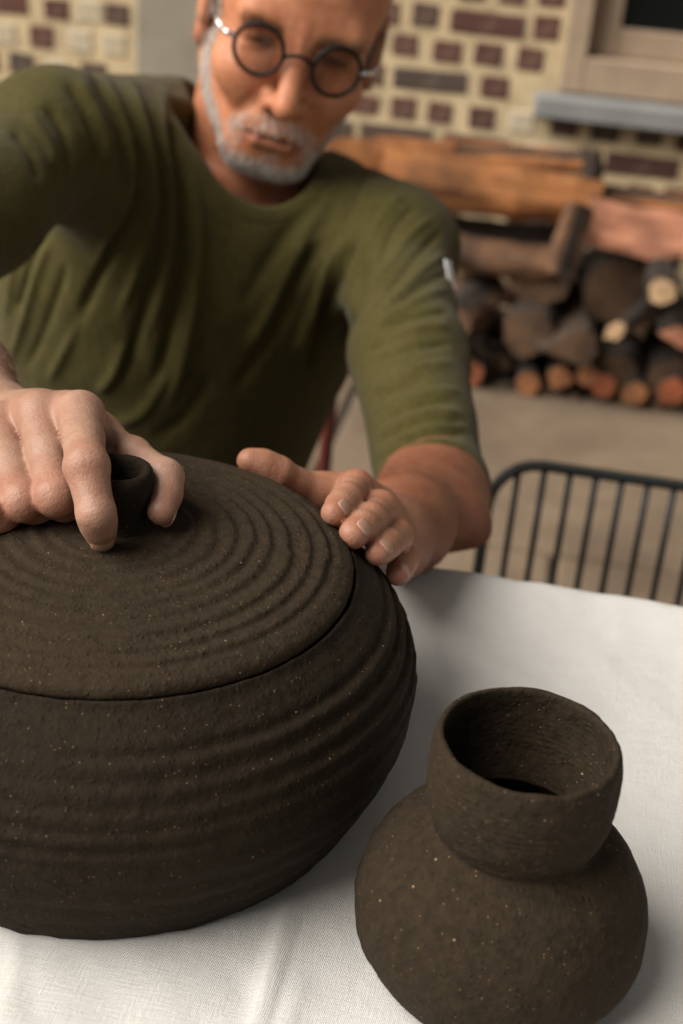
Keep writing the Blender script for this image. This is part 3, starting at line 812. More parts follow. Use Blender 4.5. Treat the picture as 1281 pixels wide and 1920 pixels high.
def pot_sd(P):
    return poly_sd(np.stack([np.hypot(P[:, 0] - PX, P[:, 1] - PY), P[:, 2] - ZT], -1), POTPOLY)
POT = Prim(pot_sd, (PX, PY, ZT + .07), .17)

# ------------------------------------------------------------------ the man: landmarks
HM = np.array([[.968, .138, -.211], [.105, -.981, -.163], [.229, -.135, .964]]); HT = np.array([-.079, 1.235, 1.009])
hl = lambda x, y, z: HT + np.array([x, y, z]) @ HM
RS, RE, RW = J(90, 272, 1.03), J(-215, 530, .86), J(-28, 790, .672)
LS, LE, LW = J(733, 470, 1.2), J(812, 928, .955), J(734, 1006, .778)
CT = J(440, 440, 1.30); CHE = J(350, 560, 1.265); BEL = J(305, 775, 1.36); PEL = J(290, 1000, 1.46)
lat = (LS - RS); lat /= np.linalg.norm(lat); lat = lat * .45 + RR * .55; lat /= np.linalg.norm(lat)
axs = CHE - BEL; axs -= lat * (axs @ lat); axs /= np.linalg.norm(axs); TM = np.stack([lat, np.cross(axs, lat), axs])
def torso(o):
    return [('u', 0, EL(CHE, np.array([.172, .110, .160]) + o, TM)), ('u', .06, EL(BEL, np.array([.158, .110, .17]) + o, TM)), ('u', .06, EL(PEL, np.array([.165, .12, .12]) + o, TM)),
            ('u', .05, RC(RS, CT, .045 + o, .062 + o)), ('u', .05, RC(LS, CT, .046 + o, .062 + o)),
            ('u', .04, RC(RS + np.array([0, .03, 0]), J(320, 238, 1.30), .044 + o, .044 + o)), ('u', .04, RC(LS, J(612, 380, 1.31), .048 + o, .045 + o))]
def arm(sh, el, o, r0, r1): 
    mid = sh * .5 + el * .5
    return Seq([('u', 0, RC(sh, mid, r0 + o, (r0 + r1) / 2 + .001 + o)), ('u', .02, RC(mid, el, (r0 + r1) / 2 + .001 + o, r1 + o))])

# right hand: index, middle, ring, little; each MCP, PIP, DIP, tip as pixel and depth
def hand(fingers, radii, wrist, rw, thumb, rt, web, kf=.005):
    W_ = wrist; fl = []; radii = [tuple(x * (.93 if W_[0] < -.1 else .89) for x in q) for q in radii]; rt = [x * .94 for x in rt]
    for i, (f, r) in enumerate(zip(fingers, radii)):
        p = [J(*q) for q in f]
        pts = [p[0]]; rr = [r[0]]
        for a in range(3):
            pts += [p[a] * .5 + p[a + 1] * .5, p[a + 1]]; rr += [(r[a] + r[a + 1]) / 2 * (.865 if a < 2 else 1.0), r[a + 1]]
        fl.append(chain(pts, rr, .0035))
    mc = [J(*f[0]) for f in fingers]
    palm = Seq([('u', .0045, RC(W_ + (mc[i] - mc[1]) * .42, mc[i], rw, radii[i][0] * .80)) for i in range(4)] + [('u', .006, RC(mc[i] * .55 + mc[i + 1] * .45 + (W_ - mc[i]) * .20 - UU * .002, W_, .0074, .0115)) for i in range(3)])
    th = chain([J(*q) for q in thumb], rt, .005)
    wb = Seq([('u', .01, RC(a, b, ra, rb)) for a, b, ra, rb in web])
    core = Seq([('u', 0, palm), ('u', .016, wb)])
    return Hand(core, [(f, kf) for f in fl] + [(th, .010)])
RF = [[(150, 778, .612), (163, 876, .5665), (180, 962, .5615), (189, 1000, .5725)], [(72, 776, .621), (105, 930, .582), (122, 945, .596), (150, 935, .604)], [(-4, 800, .628), (42, 940, .585), (66, 950, .594), (85, 940, .601)], [(-72, 835, .624), (-24, 955, .583), (-2, 975, .588), (20, 965, .596)]]
RRad = [(.0118, .0102, .0086, .0074), (.0118, .0098, .0085, .0072), (.0112, .0096, .0083, .0070), (.0100, .0084, .0074, .0064)]
RTH = [(60, 800, .668), (192, 822, .640), (250, 852, .622), (308, 896, .603), (310, 925, .596), (303, 958, .590)]
RTR = [.015, .0095, .0080, .0088, .0074, .0070]
rweb = [(J(150, 790, .625), J(190, 820, .642), .008, .0065), (J(100, 800, .65), J(150, 800, .635), .014, .010)]
LF = [[(664, 924, .722), (668, 914, .682), (650, 934, .655), (627, 962, .637)], [(692, 960, .722), (712, 955, .674), (694, 973, .650), (663, 1002, .630)], [(713, 992, .722), (741, 1004, .674), (727, 1019, .652), (708, 1036, .637)], [(732, 1032, .722), (757, 1050, .684), (752, 1064, .667), (745, 1078, .652)]]
LRad = [(.0112, .0099, .0084, .0074), (.0115, .0106, .0087, .0080), (.0110, .0098, .0081, .0072), (.0096, .0084, .0070, .0062)]
LTH = [(655, 950, .745), (600, 922, .722), (555, 905, .712), (520, 888, .704), (492, 872, .700), (468, 864, .697)]
LTR = [.014, .0092, .0079, .0094, .0080, .0071]
lweb = [(J(672, 925, .728), J(600, 922, .722), .0075, .0065), (J(700, 960, .745), J(640, 940, .735), .013, .009)]
RHAND = hand(RF, RRad, RW, .0150, RTH, RTR, rweb)
LHAND = hand(LF, LRad, LW, .0145, LTH, LTR, lweb)
rfd = (RE - RW) / np.linalg.norm(RE - RW); lfd = (LE - LW) / np.linalg.norm(LE - LW)
RFORE = Seq([('u', 0, RC(RW, RW + rfd * .06, .0235, .027)), ('u', .02, RC(RW + rfd * .06, RE, .027, .036))])
LFORE = Seq([('u', 0, RC(LW, LW + lfd * .05, .0240, .0275)), ('u', .02, RC(LW + lfd * .05, LE, .0275, .036)), ('u', .02, RC(LE, J(850, 985, .89), .034, .026))])
no_pot = lambda nd: Seq([('u', 0, nd), ('s', .0008, Mod(POT, lambda P, d: d - .0002)), ('s', .001, Prim(lambda P: P[:, 2] - (ZT + .003), (0, .6, ZT - .5), .6))])

# head, in its own coordinates: x to his left, y forward, z up
def sym(f): return [f(-1), f(1)]
hd = [('u', 0, EL((0, -.012, .045), (.074, .094, .080))), ('u', .03, EL((0, .028, -.022), (.061, .060, .082))), ('u', .03, EL((0, .040, .048), (.060, .046, .050)))]
hd += [('u', .025, RC((s * .053, .000, -.048), (s * .019, .060, -.097), .017, .019)) for s in (-1, 1)]
hd += [('u', .02, RC((-.010, .066, -.095), (.010, .066, -.095), .0205)), ('u', .022, RC((-.040, .0795, .0205), (.040, .0795, .0205), .0125))]
hd += [('u', .02, EL((s * .044, .062, -.029), (.022, .023, .019))) for s in (-1, 1)]
hd += [('u', .018, EL((s * .031, .071, -.036), (.021, .019, .021))) for s in (-1, 1)]
hd += [('s', .014, EL((s * .0320, .103, .002), (.019, .018, .0115))) for s in (-1, 1)]
hd += [('u', .003, EL((s * .0320, .0735, .001), (.0140, .0130, .0128))) for s in (-1, 1)]
hd += [('u', .004, RC((s * .021, .083, .009), (s * .043, .078, .007), .0030, .0028)) for s in (-1, 1)]
hd += [('s', .002, RC((s * .022, .0890, -.0015), (s * .043, .0830, -.0025), .0016)) for s in (-1, 1)]
hd += [('u', .003, RC((s * .020, .0825, -.0085), (s * .044, .0780, -.0095), .0024)) for s in (-1, 1)]
hd += [('u', .014, RC((0, .086, .014), (0, .1005, -.012), .0085, .0088)), ('u', .008, RC((0, .1005, -.012), (0, .1165, -.037), .0085, .0112))]
hd += [('u', .006, EL((s * .0125, .100, -.040), (.0088, .0125, .0082))) for s in (-1, 1)]
hd += [('u', .020, EL((0, .070, -.066), (.034, .030, .022)))]
hd += [('u', .006, RC((0, .0960, -.0665), (s * .022, .088, -.0725), .0044, .0028)) for s in (-1, 1)]
hd += [('u', .006, RC((-.013, .0940, -.0790), (.013, .0940, -.0790), .0052))]
hd += [('s', .003, RC((0, .1005, -.0728), (s * .029, .0885, -.0760), .0016)) for s in (-1, 1)]
hd += [('s', .008, RC((-.014, .1020, -.0895), (.014, .1020, -.0895), .0045))]
hd += [('s', .008, RC((s * .0200, .1020, -.034), (s * .037, .086, -.066), .0030)) for s in (-1, 1)]
hd += [('s', .005, RC((s * .0065, .1045, .006), (s * .008, .1020, .030), .0027)) for s in (-1, 1)]
hd += [('s', .004, RC((-.042, .0905, .052), (.042, .0905, .052), .0016)), ('s', .004, RC((-.036, .086, .070), (.036, .086, .070), .0016))]
hd += [('s', .003, EL((s * .0075, .1090, -.0462), (.0035, .0050, .0032))) for s in (-1, 1)]
hd += [('u', .006, EL((s * .0775, -.008, -.004), (.0075, .0185, .031))) for s in (-1, 1)]
hd += [('s', .004, EL((s * .0850, -.002, .000), (.0060, .0100, .019))) for s in (-1, 1)]
hd += [('u', .004, EL((s * .0765, .000, -.033), (.0065, .0085, .010))) for s in (-1, 1)]
HEAD = Xf(Seq(hd), HM, HT)
NK0, NK1 = hl(-.006, -.026, -.055), J(458, 372, 1.29)
TRUNK = [('u', 0, RC(RS, CT, .032, .045)), ('u', .02, RC(LS, CT, .032, .045)), ('u', .02, RC(CT, BEL, .050, .055)), ('u', .02, RC(BEL, PEL, .055, .06))]
BODYSKIN = Seq([('u', 0, Seq(TRUNK)), ('u', .01, arm(RS, RE, 0, .030, .033)), ('u', .01, arm(LS, LE, 0, .030, .031)),
                ('u', .02, RC(NK0, NK1, .063, .065)), ('u', .025, HEAD),
                ('u', .02, no_pot(Seq([('u', 0, RFORE), ('u', .012, RHAND)]))), ('u', .02, no_pot(Seq([('u', 0, LFORE), ('u', .012, LHAND)])))])

HS = 0.0011
Vs, Fs = mesh_sdf(BODYSKIN, (-.50, .42, .36), (.20, 1.45, 1.150), HS)
Vs = relax(Vs, Fs, 2, .4)
Ns = normals(Vs, Fs)
offhead = (np.linalg.norm(Vs - HT, axis=1) > .2)
for _ in range(7):
    D_ = relax(Vs, Fs, 1, 1.0) - Vs; c_ = (D_ * Ns).sum(1)
    Vs = Vs + D_ * (.65 * sstep(c_, .00002, .00009) * offhead)[:, None]
Ns = normals(Vs, Fs)
# skin colour zones: lips, knuckles, tan, stubble; painted shade on forearm and eyes
tint = np.ones((len(Vs), 3))
hp = (Vs - HT) @ HM.T
def zone(c, col, r):
    d = np.linalg.norm(Vs - c, axis=1); w = np.exp(-(d / r) ** 2)[:, None]; tint[:] = tint * (1 - w) + tint * np.array(col) * w
inhead = sstep(-np.linalg.norm(Vs - HT - np.array([0, 0, -.03]), axis=1), -.22, -.17)[:, None]
tint = tint * (1 - inhead) + np.array([1.50, 1.00, .68]) * inhead
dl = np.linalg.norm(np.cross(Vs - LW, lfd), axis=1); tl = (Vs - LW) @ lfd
rhand = ((np.linalg.norm(Vs - J(60, 830, .62), axis=1) < .15) & (Vs[:, 0] < -.07))[:, None] * (1 - inhead)
tint = tint * (1 - rhand) + np.array([.98, .92, .85]) * rhand
lhand = ((np.linalg.norm(Vs - J(700, 990, .70), axis=1) < .12) & (Vs[:, 0] > -.085))[:, None] * (1 - inhead)
tint = tint * (1 - lhand) + np.array([.98, .82, .70]) * lhand
tan = (sstep(tl, -.065, .030) * (Vs[:, 0] > -.02) * (Vs[:, 2] < .86))[:, None] * (1 - inhead)  # sunburnt forearm, its tone deepened with shade painted into the colour
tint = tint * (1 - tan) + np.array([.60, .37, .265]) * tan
for f in RF + LF:
    zone(J(*f[1]), (1.0, .70, .62), .010); zone(J(*f[2]), (1, .86, .8), .008); zone(J(*f[3]), (1.0, .80, .74), .008); zone(J(*f[0]), (1.0, .90, .86), .013)
zone(J(*RTH[-1]), (1.0, .86, .80), .01); zone(J(*LTH[-1]), (.95, .80, .72), .014); zone(J(*LTH[1]), (.95, .85, .78), .03)
lipm = np.exp(-((hp[:, 2] + .0745 + .09 * np.abs(hp[:, 0]) ** 1.3) / .0065) ** 2) * (np.abs(hp[:, 0]) < .027) * (hp[:, 1] > .07)
tint = tint * (1 - .75 * lipm[:, None]) + np.array([.78, .50, .42]) * .75 * lipm[:, None]
def beard_mask(q):
    m = np.zeros(len(q)); qa = q.copy(); qa[:, 0] = np.abs(qa[:, 0])
    line = [(.067, .012, .045), (.067, .012, .0), (.066, .016, -.035), (.058, .030, -.070), (.042, .054, -.098), (.020, .078, -.108), (0, .086, -.110)]
    wd_ = [.007, .008, .010, .012, .014, .015, .015]
    for i in range(len(line) - 1):
        a = np.array(line[i]); b = np.array(line[i + 1]); ab = b - a; t = np.clip(((qa - a) @ ab) / (ab @ ab), 0, 1)
        d = np.linalg.norm(qa - (a + t[:, None] * ab), axis=1); m = np.maximum(m, 1 - sstep(d / (wd_[i] + t * (wd_[i + 1] - wd_[i])), .55, 1.35))
    x, y, z = qa.T
    must = np.exp(-((z + .0585 + .40 * np.maximum(x - .010, 0)) / .0065) ** 2) * (x < .036) * (y > .07) * .55
    corner = np.exp(-(((x - .033) / .007) ** 2 + ((z + .080) / .016) ** 2)) * (y > .06) * .38
    soul = np.exp(-((x / .010) ** 2 + ((z + .091) / .006) ** 2)) * (y > .08) * .32
    return np.clip(np.maximum.reduce([m, must, corner, soul]), 0, 1)
bm_ = beard_mask(hp) * np.clip(.85 + .5 * vnoise(hp, 130, 41) + .3 * vnoise(hp, 330, 42), .25, 1) * (np.linalg.norm(hp - np.array([0, .02, -.04]), axis=1) < .135)
nx = vnoise(hp, 300, 4) * .15
under = sstep(-hp[:, 2], .124, .132)
tint = tint * (1 - .36 * (bm_ * (1 - .8 * under))[:, None]) + np.array([1.5, 1.85, 2.0]) * (.36 * bm_ * (1 - .8 * under))[:, None]
# fine relief: knuckle wrinkles and veins
dd = np.zeros(len(Vs)); joint = np.zeros((len(Vs), 4)); joint[:, 3] = 1
for f in RF + LF + [RTH[2:], LTH[2:]]:
    p = [J(*q) for q in f]
    for k, w0 in ((1, .0095), (2, .0070)):
        a = p[k + 1] - p[k - 1]; a /= np.linalg.norm(a); q = Vs - p[k]; s = q @ a; r2 = np.linalg.norm(q, axis=1)
        w = np.exp(-(s / w0) ** 2) * (r2 < .0155) * (.6 if k == 1 else .4) * (.12 if f in LF else 1)
        m_ = w > joint[:, 1]; joint[m_, 0] = (s[m_] + .02) * 10; joint[m_, 1] = w[m_]
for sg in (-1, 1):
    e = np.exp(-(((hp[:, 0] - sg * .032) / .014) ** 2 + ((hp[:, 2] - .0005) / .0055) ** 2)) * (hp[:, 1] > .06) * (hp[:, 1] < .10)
    tint = tint * (1 - .92 * e[:, None]) + np.array([.05, .04, .04]) * .92 * e[:, None]  # lash line and brow shadow painted dark across each eye opening
dd += .00012 * vnoise(Vs, 110, 2) + .00008 * vnoise(Vs, 260, 5)
for pl in ([(40, 752, .64), (70, 800, .622), (88, 850, .60)], [(10, 770, .64), (20, 830, .61), (30, 870, .6)], [(95, 745, .63), (118, 790, .618), (125, 830, .60)]):
    pl = [J(*q) for q in pl]
    d = np.min([RC(pl[i], pl[i + 1], 0, 0).fn(Vs) for i in range(len(pl) - 1)], axis=0)
    dd += .0006 * np.exp(-(np.maximum(d - .012, 0) / .006) ** 2) * 0
Vs = Vs + Ns * dd[:, None]
me = mesh_np('person', Vs, Fs, M['skin'])
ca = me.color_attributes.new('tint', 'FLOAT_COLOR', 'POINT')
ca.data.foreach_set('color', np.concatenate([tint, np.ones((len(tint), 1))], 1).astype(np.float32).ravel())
cj = me.color_attributes.new('joint', 'FLOAT_COLOR', 'POINT'); cj.data.foreach_set('color', joint.astype(np.float32).ravel())
person = link('person', me)
tag(person, 'grey-bearded man in olive shirt and round glasses leaning over the pot', 'person')

# hair: short strands as slim blades on the skin
def strands(name, mat, sel, length, width, flow, n_, seed, parent, lift=.35):
    q = np.random.default_rng(seed); idx = np.flatnonzero(sel > 0)
    p = sel[idx] / sel[idx].sum(); pick = q.choice(idx, n_, p=p)
    P = Vs[pick] + q.normal(0, .0006, (n_, 3)); N = Ns[pick]
    fl = flow(P); fl = fl - N * (fl * N).sum(1)[:, None]; fl /= np.linalg.norm(fl, axis=1)[:, None] + 1e-9
    D = fl + N * lift + q.normal(0, .28, (n_, 3)); D /= np.linalg.norm(D, axis=1)[:, None]
    L = length * q.uniform(.6, 1.25, (n_, 1)); S = np.cross(D, q.normal(0, 1, (n_, 3))); S /= np.linalg.norm(S, axis=1)[:, None]
    A = P - N * .0006; mid = P + D * L * .55 + N * L * .04; tip = P + D * L - N * L * .12
    V = np.concatenate([A + S * width, A - S * width, mid - S * width * .8, mid + S * width * .8, tip])
    k = np.arange(n_)
    return link(name, mesh_np(name, V, [np.stack([k, k + n_, k + 2*n_, k + 3*n_], -1), np.stack([k + 3*n_, k + 2*n_, k + 4*n_], -1)], mat), parent)
down = lambda P: np.tile((np.array([0, .15, -1.0]) @ HM), (len(P), 1))
chinw = bm_ * (1 - under * .9)
strands('beard', M['white_hair'], np.where(chinw > .12, chinw, 0), .0062, .00018, down, 12000, 3, person)
side = sstep(np.abs(hp[:, 0]), .052, .060) * ((hp[:, 1] > -.004) & (hp[:, 1] < .030) & (hp[:, 2] > -.04) & (hp[:, 2] < .07)) 
scalp = ((hp[:, 1] < .0) & (hp[:, 2] > -.03) & (np.abs(hp[:, 0]) < .078) & (hp[:, 2] < .12) & ((hp[:, 1] < -.03) | (hp[:, 2] > .04)) & (inhead[:, 0] > .9)) * 1.0
strands('hair', M['grey_hair'], np.maximum(side, scalp * .6), .006, .00022, down, 6000, 4, person)
brow = np.exp(-((hp[:, 2] - .015 - .10 * np.maximum(np.abs(hp[:, 0]) - .02, 0)) / .005) ** 2) * (np.abs(hp[:, 0]) > .014) * (np.abs(hp[:, 0]) < .05) * (hp[:, 1] > .06)
for sg in (-1, 1): strands('eyebrow', M['arm_hair'], np.where((brow > .2) & (hp[:, 0] * sg > 0), brow, 0), .0055, .00022, lambda P: np.sign(((P - HT) @ HM.T)[:, :1]) * HM[0] + .3 * HM[2], 320, 5, person)
rarm = ((Vs - RW) @ rfd); rl = np.linalg.norm(np.cross(Vs - RW, rfd), axis=1)
strands('arm_hair', M['arm_hair'], ((rarm > -.005) & (rarm < .16) & (rl < .05) & (Vs[:, 0] < -.13) & (Vs[:, 1] < .8)) * 1.0, .010, .00006, lambda P: np.tile(-rfd + np.array([.3, 0, -.2]), (len(P), 1)), 1600, 6, person, .25)

larm = (Vs - LW) @ lfd; ll = np.linalg.norm(np.cross(Vs - LW, lfd), axis=1)
strands('arm_hair', M['arm_hair'], ((larm > .0) & (larm < .15) & (ll < .05) & (Vs[:, 0] > .0) & (Vs[:, 1] < .86)) * 1.0, .010, .00006, lambda P: np.tile(-lfd + np.array([-.2, 0, -.3]), (len(P), 1)), 1300, 8, person, .25)
# fingernails: slim curved plates on the outer side of the last joint
def nail(prev, dip, tip, r, dorsal, wid, ln, sh=.3):
    a = tip - dip; a /= np.linalg.norm(a); d = dorsal - a * (dorsal @ a); d /= np.linalg.norm(d); s = np.cross(a, d)
    V = []; F = []; nu_, nv_ = 9, 9
    for i in range(nu_):
        for j in range(nv_):
            u_ = (i / (nu_ - 1) * 2 - 1); t = j / (nv_ - 1)
            k = math.sqrt(max(0, 1 - max(0, (t - .75) / .27) ** 2)) * (1 - .25 * max(0, .25 - t) / .25)
            ang = u_ * wid / r * k
            V.append(tip + a * (ln * (t - .62) + r * sh) + (d * math.cos(ang) + s * math.sin(ang)) * (r + .0001) - d * .0035 * max(0, t - .55) ** 1.5)
    for i in range(nu_ - 1):
        for j in range(nv_ - 1): F.append((i*nv_+j, (i+1)*nv_+j, (i+1)*nv_+j+1, i*nv_+j+1))
    me = mesh_np('fingernail', np.array(V), np.array(F), M['nail']); o = link('fingernail', me, person)
    so_ = o.modifiers.new('thick', 'SOLIDIFY'); so_.thickness = .0006; so_.offset = -.6; return o
tocam = lambda p: (CAM - p) / np.linalg.norm(CAM - p)
q = [J(*k) for k in RF[0]]; nail(q[1], q[2], q[3], RRad[0][3] * .93, tocam(q[3]) * 1.0 - UU * .30, .0054, .0108, .17)
q = [J(*k) for k in RTH]; nail(q[3], q[4], q[5], RTR[5] * .94, RR * .5 + UU * .2 + FW * .8, .0058, .011, .1)
for i in range(4):
    q = [J(*k) for k in LF[i]]; nail(q[1], q[2], q[3], LRad[i][3] * .93, RR * .72 + UU * .55 + FW * .5, .0042, .0075, .0)

# ------------------------------------------------------------------ shirt
ub = (RS - RE) / np.linalg.norm(RS - RE); ul = (LS - LE) / np.linalg.norm(LS - LE)
NECKCUT = Seq([('u', 0, RC(J(458, 345, 1.29), J(500, 90, 1.26), .069, .070)), ('u', .01, RC(J(448, 292, 1.185), J(506, 90, 1.15), .064, .076)), ('u', .02, RC(J(446, 346, 1.27), J(448, 292, 1.185), .060, .062))])
lsl = Seq([('u', 0, arm(LS, LE, .004, .0445, .0355)), ('u', .012, RC(LE, LE - lfd * .03, .0385, .0380))])
CUFF_P = LE - lfd * .012
half = Prim(lambda P: (P - CUFF_P) @ (-lfd) * 1.0, CUFF_P, .08)
lsl = Seq([('u', 0, lsl), ('i', .003, Prim(lambda P: (P - CUFF_P) @ (-lfd + ul * -.35) / 1.05, LE, 9))])
CUFF_R = RE - rfd * .02
rsl = Seq([('u', 0, arm(RS, RE, .006, .040, .039)), ('u', .012, RC(RE, RE - rfd * .05, .045, .043)), ('i', .003, Prim(lambda P: (P - CUFF_R) @ (-rfd), RE, 9))])
SH = Seq([('u', 0, Seq(torso(.004))), ('u', .014, rsl), ('u', .022, lsl), ('s', .006, NECKCUT), ('i', .004, Prim(lambda P: (PEL[2] - .05) - P[:, 2], PEL, 9))])
Vt, Ft = mesh_sdf(SH, (-.50, .70, .36), (.22, 1.46, 1.06), .0030)
Vt = relax(Vt, Ft, 2, .5)
Nt = normals(Vt, Ft)
pp = pix(Vt)
front = sstep(-(Nt @ FW), -.25, .15)
def pline(pts):
    P = np.array(pts, float); best = np.full(len(pp), 1e9); bt = np.zeros(len(pp)); L = np.concatenate([[0], np.cumsum(np.linalg.norm(np.diff(P, axis=0), axis=1))])
    for i in range(len(P) - 1):
        a, b = P[i], P[i + 1]; ab = b - a; t = np.clip(((pp - a) @ ab) / (ab @ ab), 0, 1); d = np.linalg.norm(pp - (a + t[:, None] * ab), axis=1)
        m_ = d < best; best = np.where(m_, d, best); bt = np.where(m_, (L[i] + t * (L[i + 1] - L[i])) / L[-1], bt)
    return best, bt
def smooth(pts): return catmull(np.array(pts, float), 5)
disp = np.zeros(len(Vt))
folds = [  # valley lines (negative) and ridge lines (positive): points, half width, height in metres
 ([(205, 128), (228, 180), (248, 230), (260, 285), (264, 340), (255, 400), (225, 440), (192, 503), (151, 589), (120, 660)], 13, -.0075),
 ([(165, 130), (195, 175), (222, 230), (230, 300), (222, 360)], 10, -.005), ([(185, 128), (212, 180), (234, 235), (243, 300), (236, 380), (205, 450), (168, 530)], 10, .005),
 ([(120, 150), (160, 210), (180, 280), (175, 340)], 11, -.0045), ([(80, 190), (115, 240), (130, 300), (120, 350)], 11, -.004), ([(20, 240), (60, 290), (75, 340)], 10, -.0035), ([(140, 140), (178, 200), (200, 260), (203, 330)], 9, .0035), ([(50, 210), (90, 265), (105, 320)], 10, .003),
 ([(262, 150), (275, 190), (290, 270), (304, 350), (305, 434), (287, 520), (262, 606), (237, 690), (200, 740)], 12, -.0065), ([(235, 130), (255, 190), (275, 270), (285, 350), (276, 440), (250, 530), (215, 610)], 11, .0055),
 ([(345, 150), (325, 180), (320, 240), (330, 320), (340, 400), (338, 470), (330, 555), (300, 690), (262, 745)], 13, -.007), ([(310, 150), (305, 200), (310, 280), (322, 360), (320, 450), (308, 540), (275, 640)], 12, .005),
 ([(355, 300), (370, 400), (372, 500), (360, 600), (330, 720), (290, 790)], 18, .005),
 ([(100, 440), (70, 520), (34, 640), (15, 690)], 9, .0045), ([(75, 440), (52, 510), (28, 590)], 7, -.005), ([(130, 480), (105, 560), (70, 650), (45, 700)], 10, -.0035), ([(160, 560), (130, 640), (90, 720)], 10, .004), ([(48, 450), (25, 520), (14, 600)], 7, .004),
 ([(235, 640), (215, 700), (180, 740)], 12, .005), ([(320, 690), (270, 770), (215, 800)], 14, .004), ([(400, 700), (340, 790), (280, 820)], 16, -.004),
 ([(620, 440), (576, 491), (530, 588), (494, 652), (430, 740)], 14, -.0055), ([(590, 430), (545, 500), (500, 590), (460, 660)], 14, .0045), ([(690, 440), (655, 480), (612, 577), (594, 640), (560, 720)], 12, -.006), ([(660, 430), (620, 500), (585, 590), (545, 680)], 13, .0055), ([(700, 470), (688, 498), (677, 560), (640, 640)], 10, -.006), ([(685, 440), (665, 510), (640, 590)], 9, .0045),
 ([(690, 300), (668, 370), (640, 430)], 13, -.003), ([(640, 320), (600, 400), (545, 470), (490, 560)], 18, .003), ([(560, 400), (510, 480), (450, 580)], 20, -.003),
 ([(835, 428), (790, 470), (750, 521), (715, 560)], 8, -.0042), ([(820, 400), (770, 440), (735, 490), (700, 540)], 8, .0036), ([(790, 380), (745, 420), (720, 470), (700, 510)], 8, -.0036), ([(845, 470), (800, 500), (750, 550), (705, 600)], 8, .0036), ([(760, 360), (720, 400), (695, 450)], 9, .003), ([(845, 510), (800, 530), (745, 570)], 7, -.0035),
 ([(846, 540), (800, 555), (735, 590), (700, 620)], 8, .0036), ([(848, 585), (790, 592), (720, 612)], 7, -.0042), ([(850, 612), (790, 615), (705, 650)], 8, .0034), ([(781, 622), (720, 645), (680, 668)], 7, -.0034), ([(852, 645), (780, 652), (691, 683)], 7, -.0045), ([(858, 680), (790, 690), (690, 735)], 11, .0030),
 ([(800, 708), (706, 746)], 7, -.0034), ([(868, 762), (830, 752), (770, 765), (702, 795)], 7, -.0042), ([(872, 735), (800, 735), (705, 770)], 8, .003), ([(880, 792), (810, 788), (750, 808), (704, 838)], 7, -.0042), ([(875, 777), (800, 772), (706, 815)], 6, .0036), ([(885, 814), (810, 814), (750, 840), (710, 872)], 6, -.0040), ([(884, 802), (800, 802), (708, 855)], 6, .0034), ([(890, 838), (810, 832), (715, 880)], 6, .003)]
for pts, w, amp in folds:
    d, t = pline(smooth(pts)); e = np.clip(np.minimum(t, 1 - t) / .18, 0, 1); e = e * e * (3 - 2 * e)
    amp *= 1.05 if pts[0][0] < 420 else 1.0
    w *= .72
    if w <= 9 and pts[0][0] > 700 and pts[0][1] > 350: amp *= .85
    disp += amp * np.exp(-(d / w) ** 2) * e * front
disp += .0010 * fbm(Vt, 28, 3, 12) + .0013 * np.maximum(0, vnoise(Vt * np.array([1, 1, .3]) + .02 * np.stack([vnoise(Vt, 12, 31)] * 3, -1), 48, 22)) * front
# collar band
cn = NECKCUT.ev(Vt); band = sstep(-cn, -.0155, -.0145) * (cn > -.002) * (Vt[:, 2] > .8)
disp += .0014 * band - .0009 * np.exp(-((cn - .0165) / .0014) ** 2) * (Vt[:, 2] > .8)
disp *= np.where(cn < .02, np.where(band > 0, .5, .6), 1.0)
Vt = Vt + Nt * disp[:, None]
Vt = relax(Vt, Ft, 1, .35)
shirt = link('shirt', mesh_np('shirt', Vt, Ft, M['knit']), person)
# little white tag on the sleeve seam
c = J(841, 517, 1.0); hit = np.argmin(np.linalg.norm(pp - np.array([838, 517]), axis=1) + 1e3 * (front < .2)); c = Vt[hit]
nn = Nt[hit] * .5 + RR * .6 - FW * .4; nn /= np.linalg.norm(nn); up = UU - nn * (UU @ nn); up /= np.linalg.norm(up); sd = np.cross(up, nn)
m = MB(); m.box((-.006, -.013, -.0004), (.006, .013, .0008), (np.stack([sd, up, nn]).T, c + nn * .002), .0003); m.build('sleeve_label', M['label'], person, False)
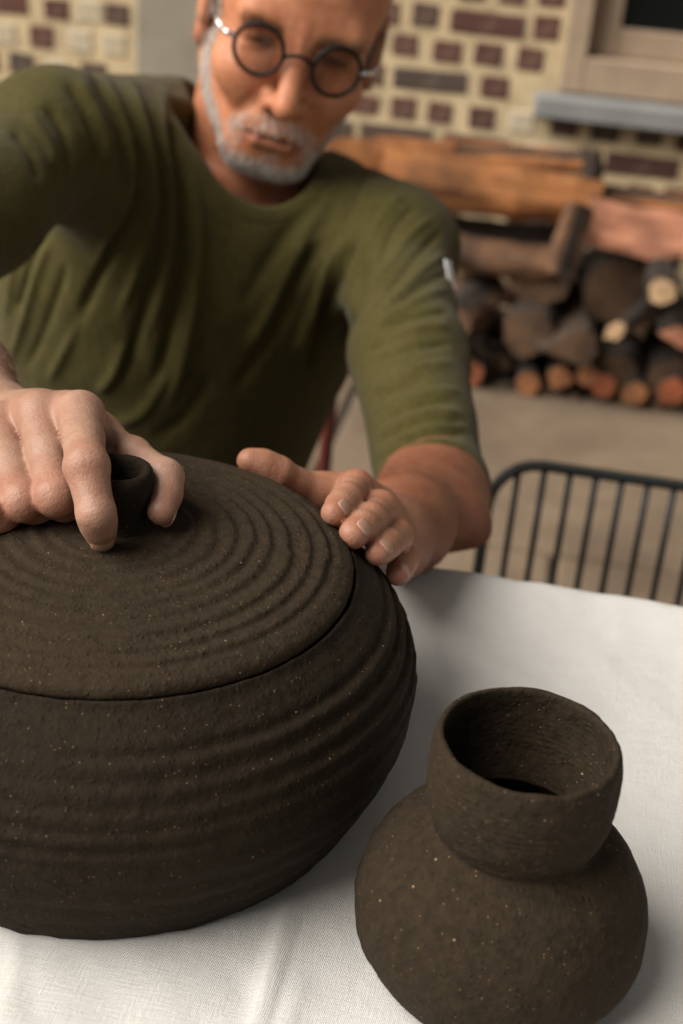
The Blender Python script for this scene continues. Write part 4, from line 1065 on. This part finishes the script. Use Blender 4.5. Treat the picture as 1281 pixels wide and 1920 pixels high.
# legs and shoes under the table
KN = [J(170, 1000, 1.0), J(420, 1000, 1.0)]
hipz = PEL[2] - .02
legs = []
for s in (-1, 1):
    hp_ = PEL + lat * s * .08 + np.array([0, 0, -.03]); kn = np.array([hp_[0] + s * .05, hp_[1] - .36, .43]); an = np.array([kn[0], kn[1] + .04, .09])
    legs += [('u', .02, RC(hp_, kn, .078, .056)), ('u', .02, RC(kn, an, .056, .044))]
    sh_ = Seq([('u', 0, RC(an + np.array([0, .03, -.048]), an + np.array([0, -.14, -.055]), .038, .032)), ('i', .004, Prim(lambda P: .004 - P[:, 2], an, 9))])
    a_, f_ = mesh_sdf(sh_, an + np.array([-.08, -.22, -.1]), an + np.array([.08, .12, .06]), .005); link('shoe', mesh_np('shoe', a_, f_, M['shoe']), person)
LG = Seq([('u', 0, EL(PEL + np.array([0, 0, -.02]), (.17, .125, .10), TM))] + legs)
a_, f_ = mesh_sdf(LG, (-.55, .75, .03), (.15, 1.55, .62), .007)
link('trousers', mesh_np('trousers', a_, f_, M['trousers']), person)

# ------------------------------------------------------------------ spectacles
gls = thing('eyeglasses', 'round dark-rimmed glasses with silver temples on the man\'s nose', 'glasses')
gw = lambda L: np.array([hl(*p) for p in L])
gy = .1095; GZ = -.0005
for s in (-1, 1):
    cx = s * .0330; R = .0203; yy = lambda x: gy - .9 * x * x * 4
    ring = [(cx + R * math.cos(a), yy(cx + R * math.cos(a)), GZ + R * math.sin(a)) for a in np.linspace(0, 2 * np.pi, 49)[:-1]]
    m = MB(); m.tube(gw(ring), .0019, 10, True); m.build('rim', M['acetate'], gls)
    m = MB(); disc = [(cx, yy(cx) + .0006, GZ)] + [(cx + R * math.cos(a), yy(cx + R * math.cos(a)), GZ + R * math.sin(a)) for a in np.linspace(0, 2 * np.pi, 33)[:-1]]
    m.add(gw(disc), [(0, i, i % 32 + 1) for i in range(1, 33)]); m.build('lens', M['lens'], gls)
    ex = s * .0545
    m = MB(); m.tube(gw([(s * .0528, yy(.053), .002), (s * .060, yy(.053) - .002, .003), (s * .0645, yy(.053) - .006, .0035)]), .0022, 8)
    m.build('hinge', M['silver'], gls)
    m = MB(); m.tube(gw([(s * .0645, yy(.053) - .006, .0035), (s * .0715, .070, .0045), (s * .0765, .035, .006), (s * .0795, .005, .012), (s * .0800, -.012, .004), (s * .0790, -.024, -.012)]), .0013, 8)
    m.build('temple', M['silver'], gls)
m = MB(); m.tube(gw([(-.0132, gy - .001, -.001), (-.007, gy + .001, .0035), (0, gy + .0015, .0048), (.007, gy + .001, .0035), (.0132, gy - .001, -.001)]), .0018, 8); m.build('bridge', M['acetate'], gls)
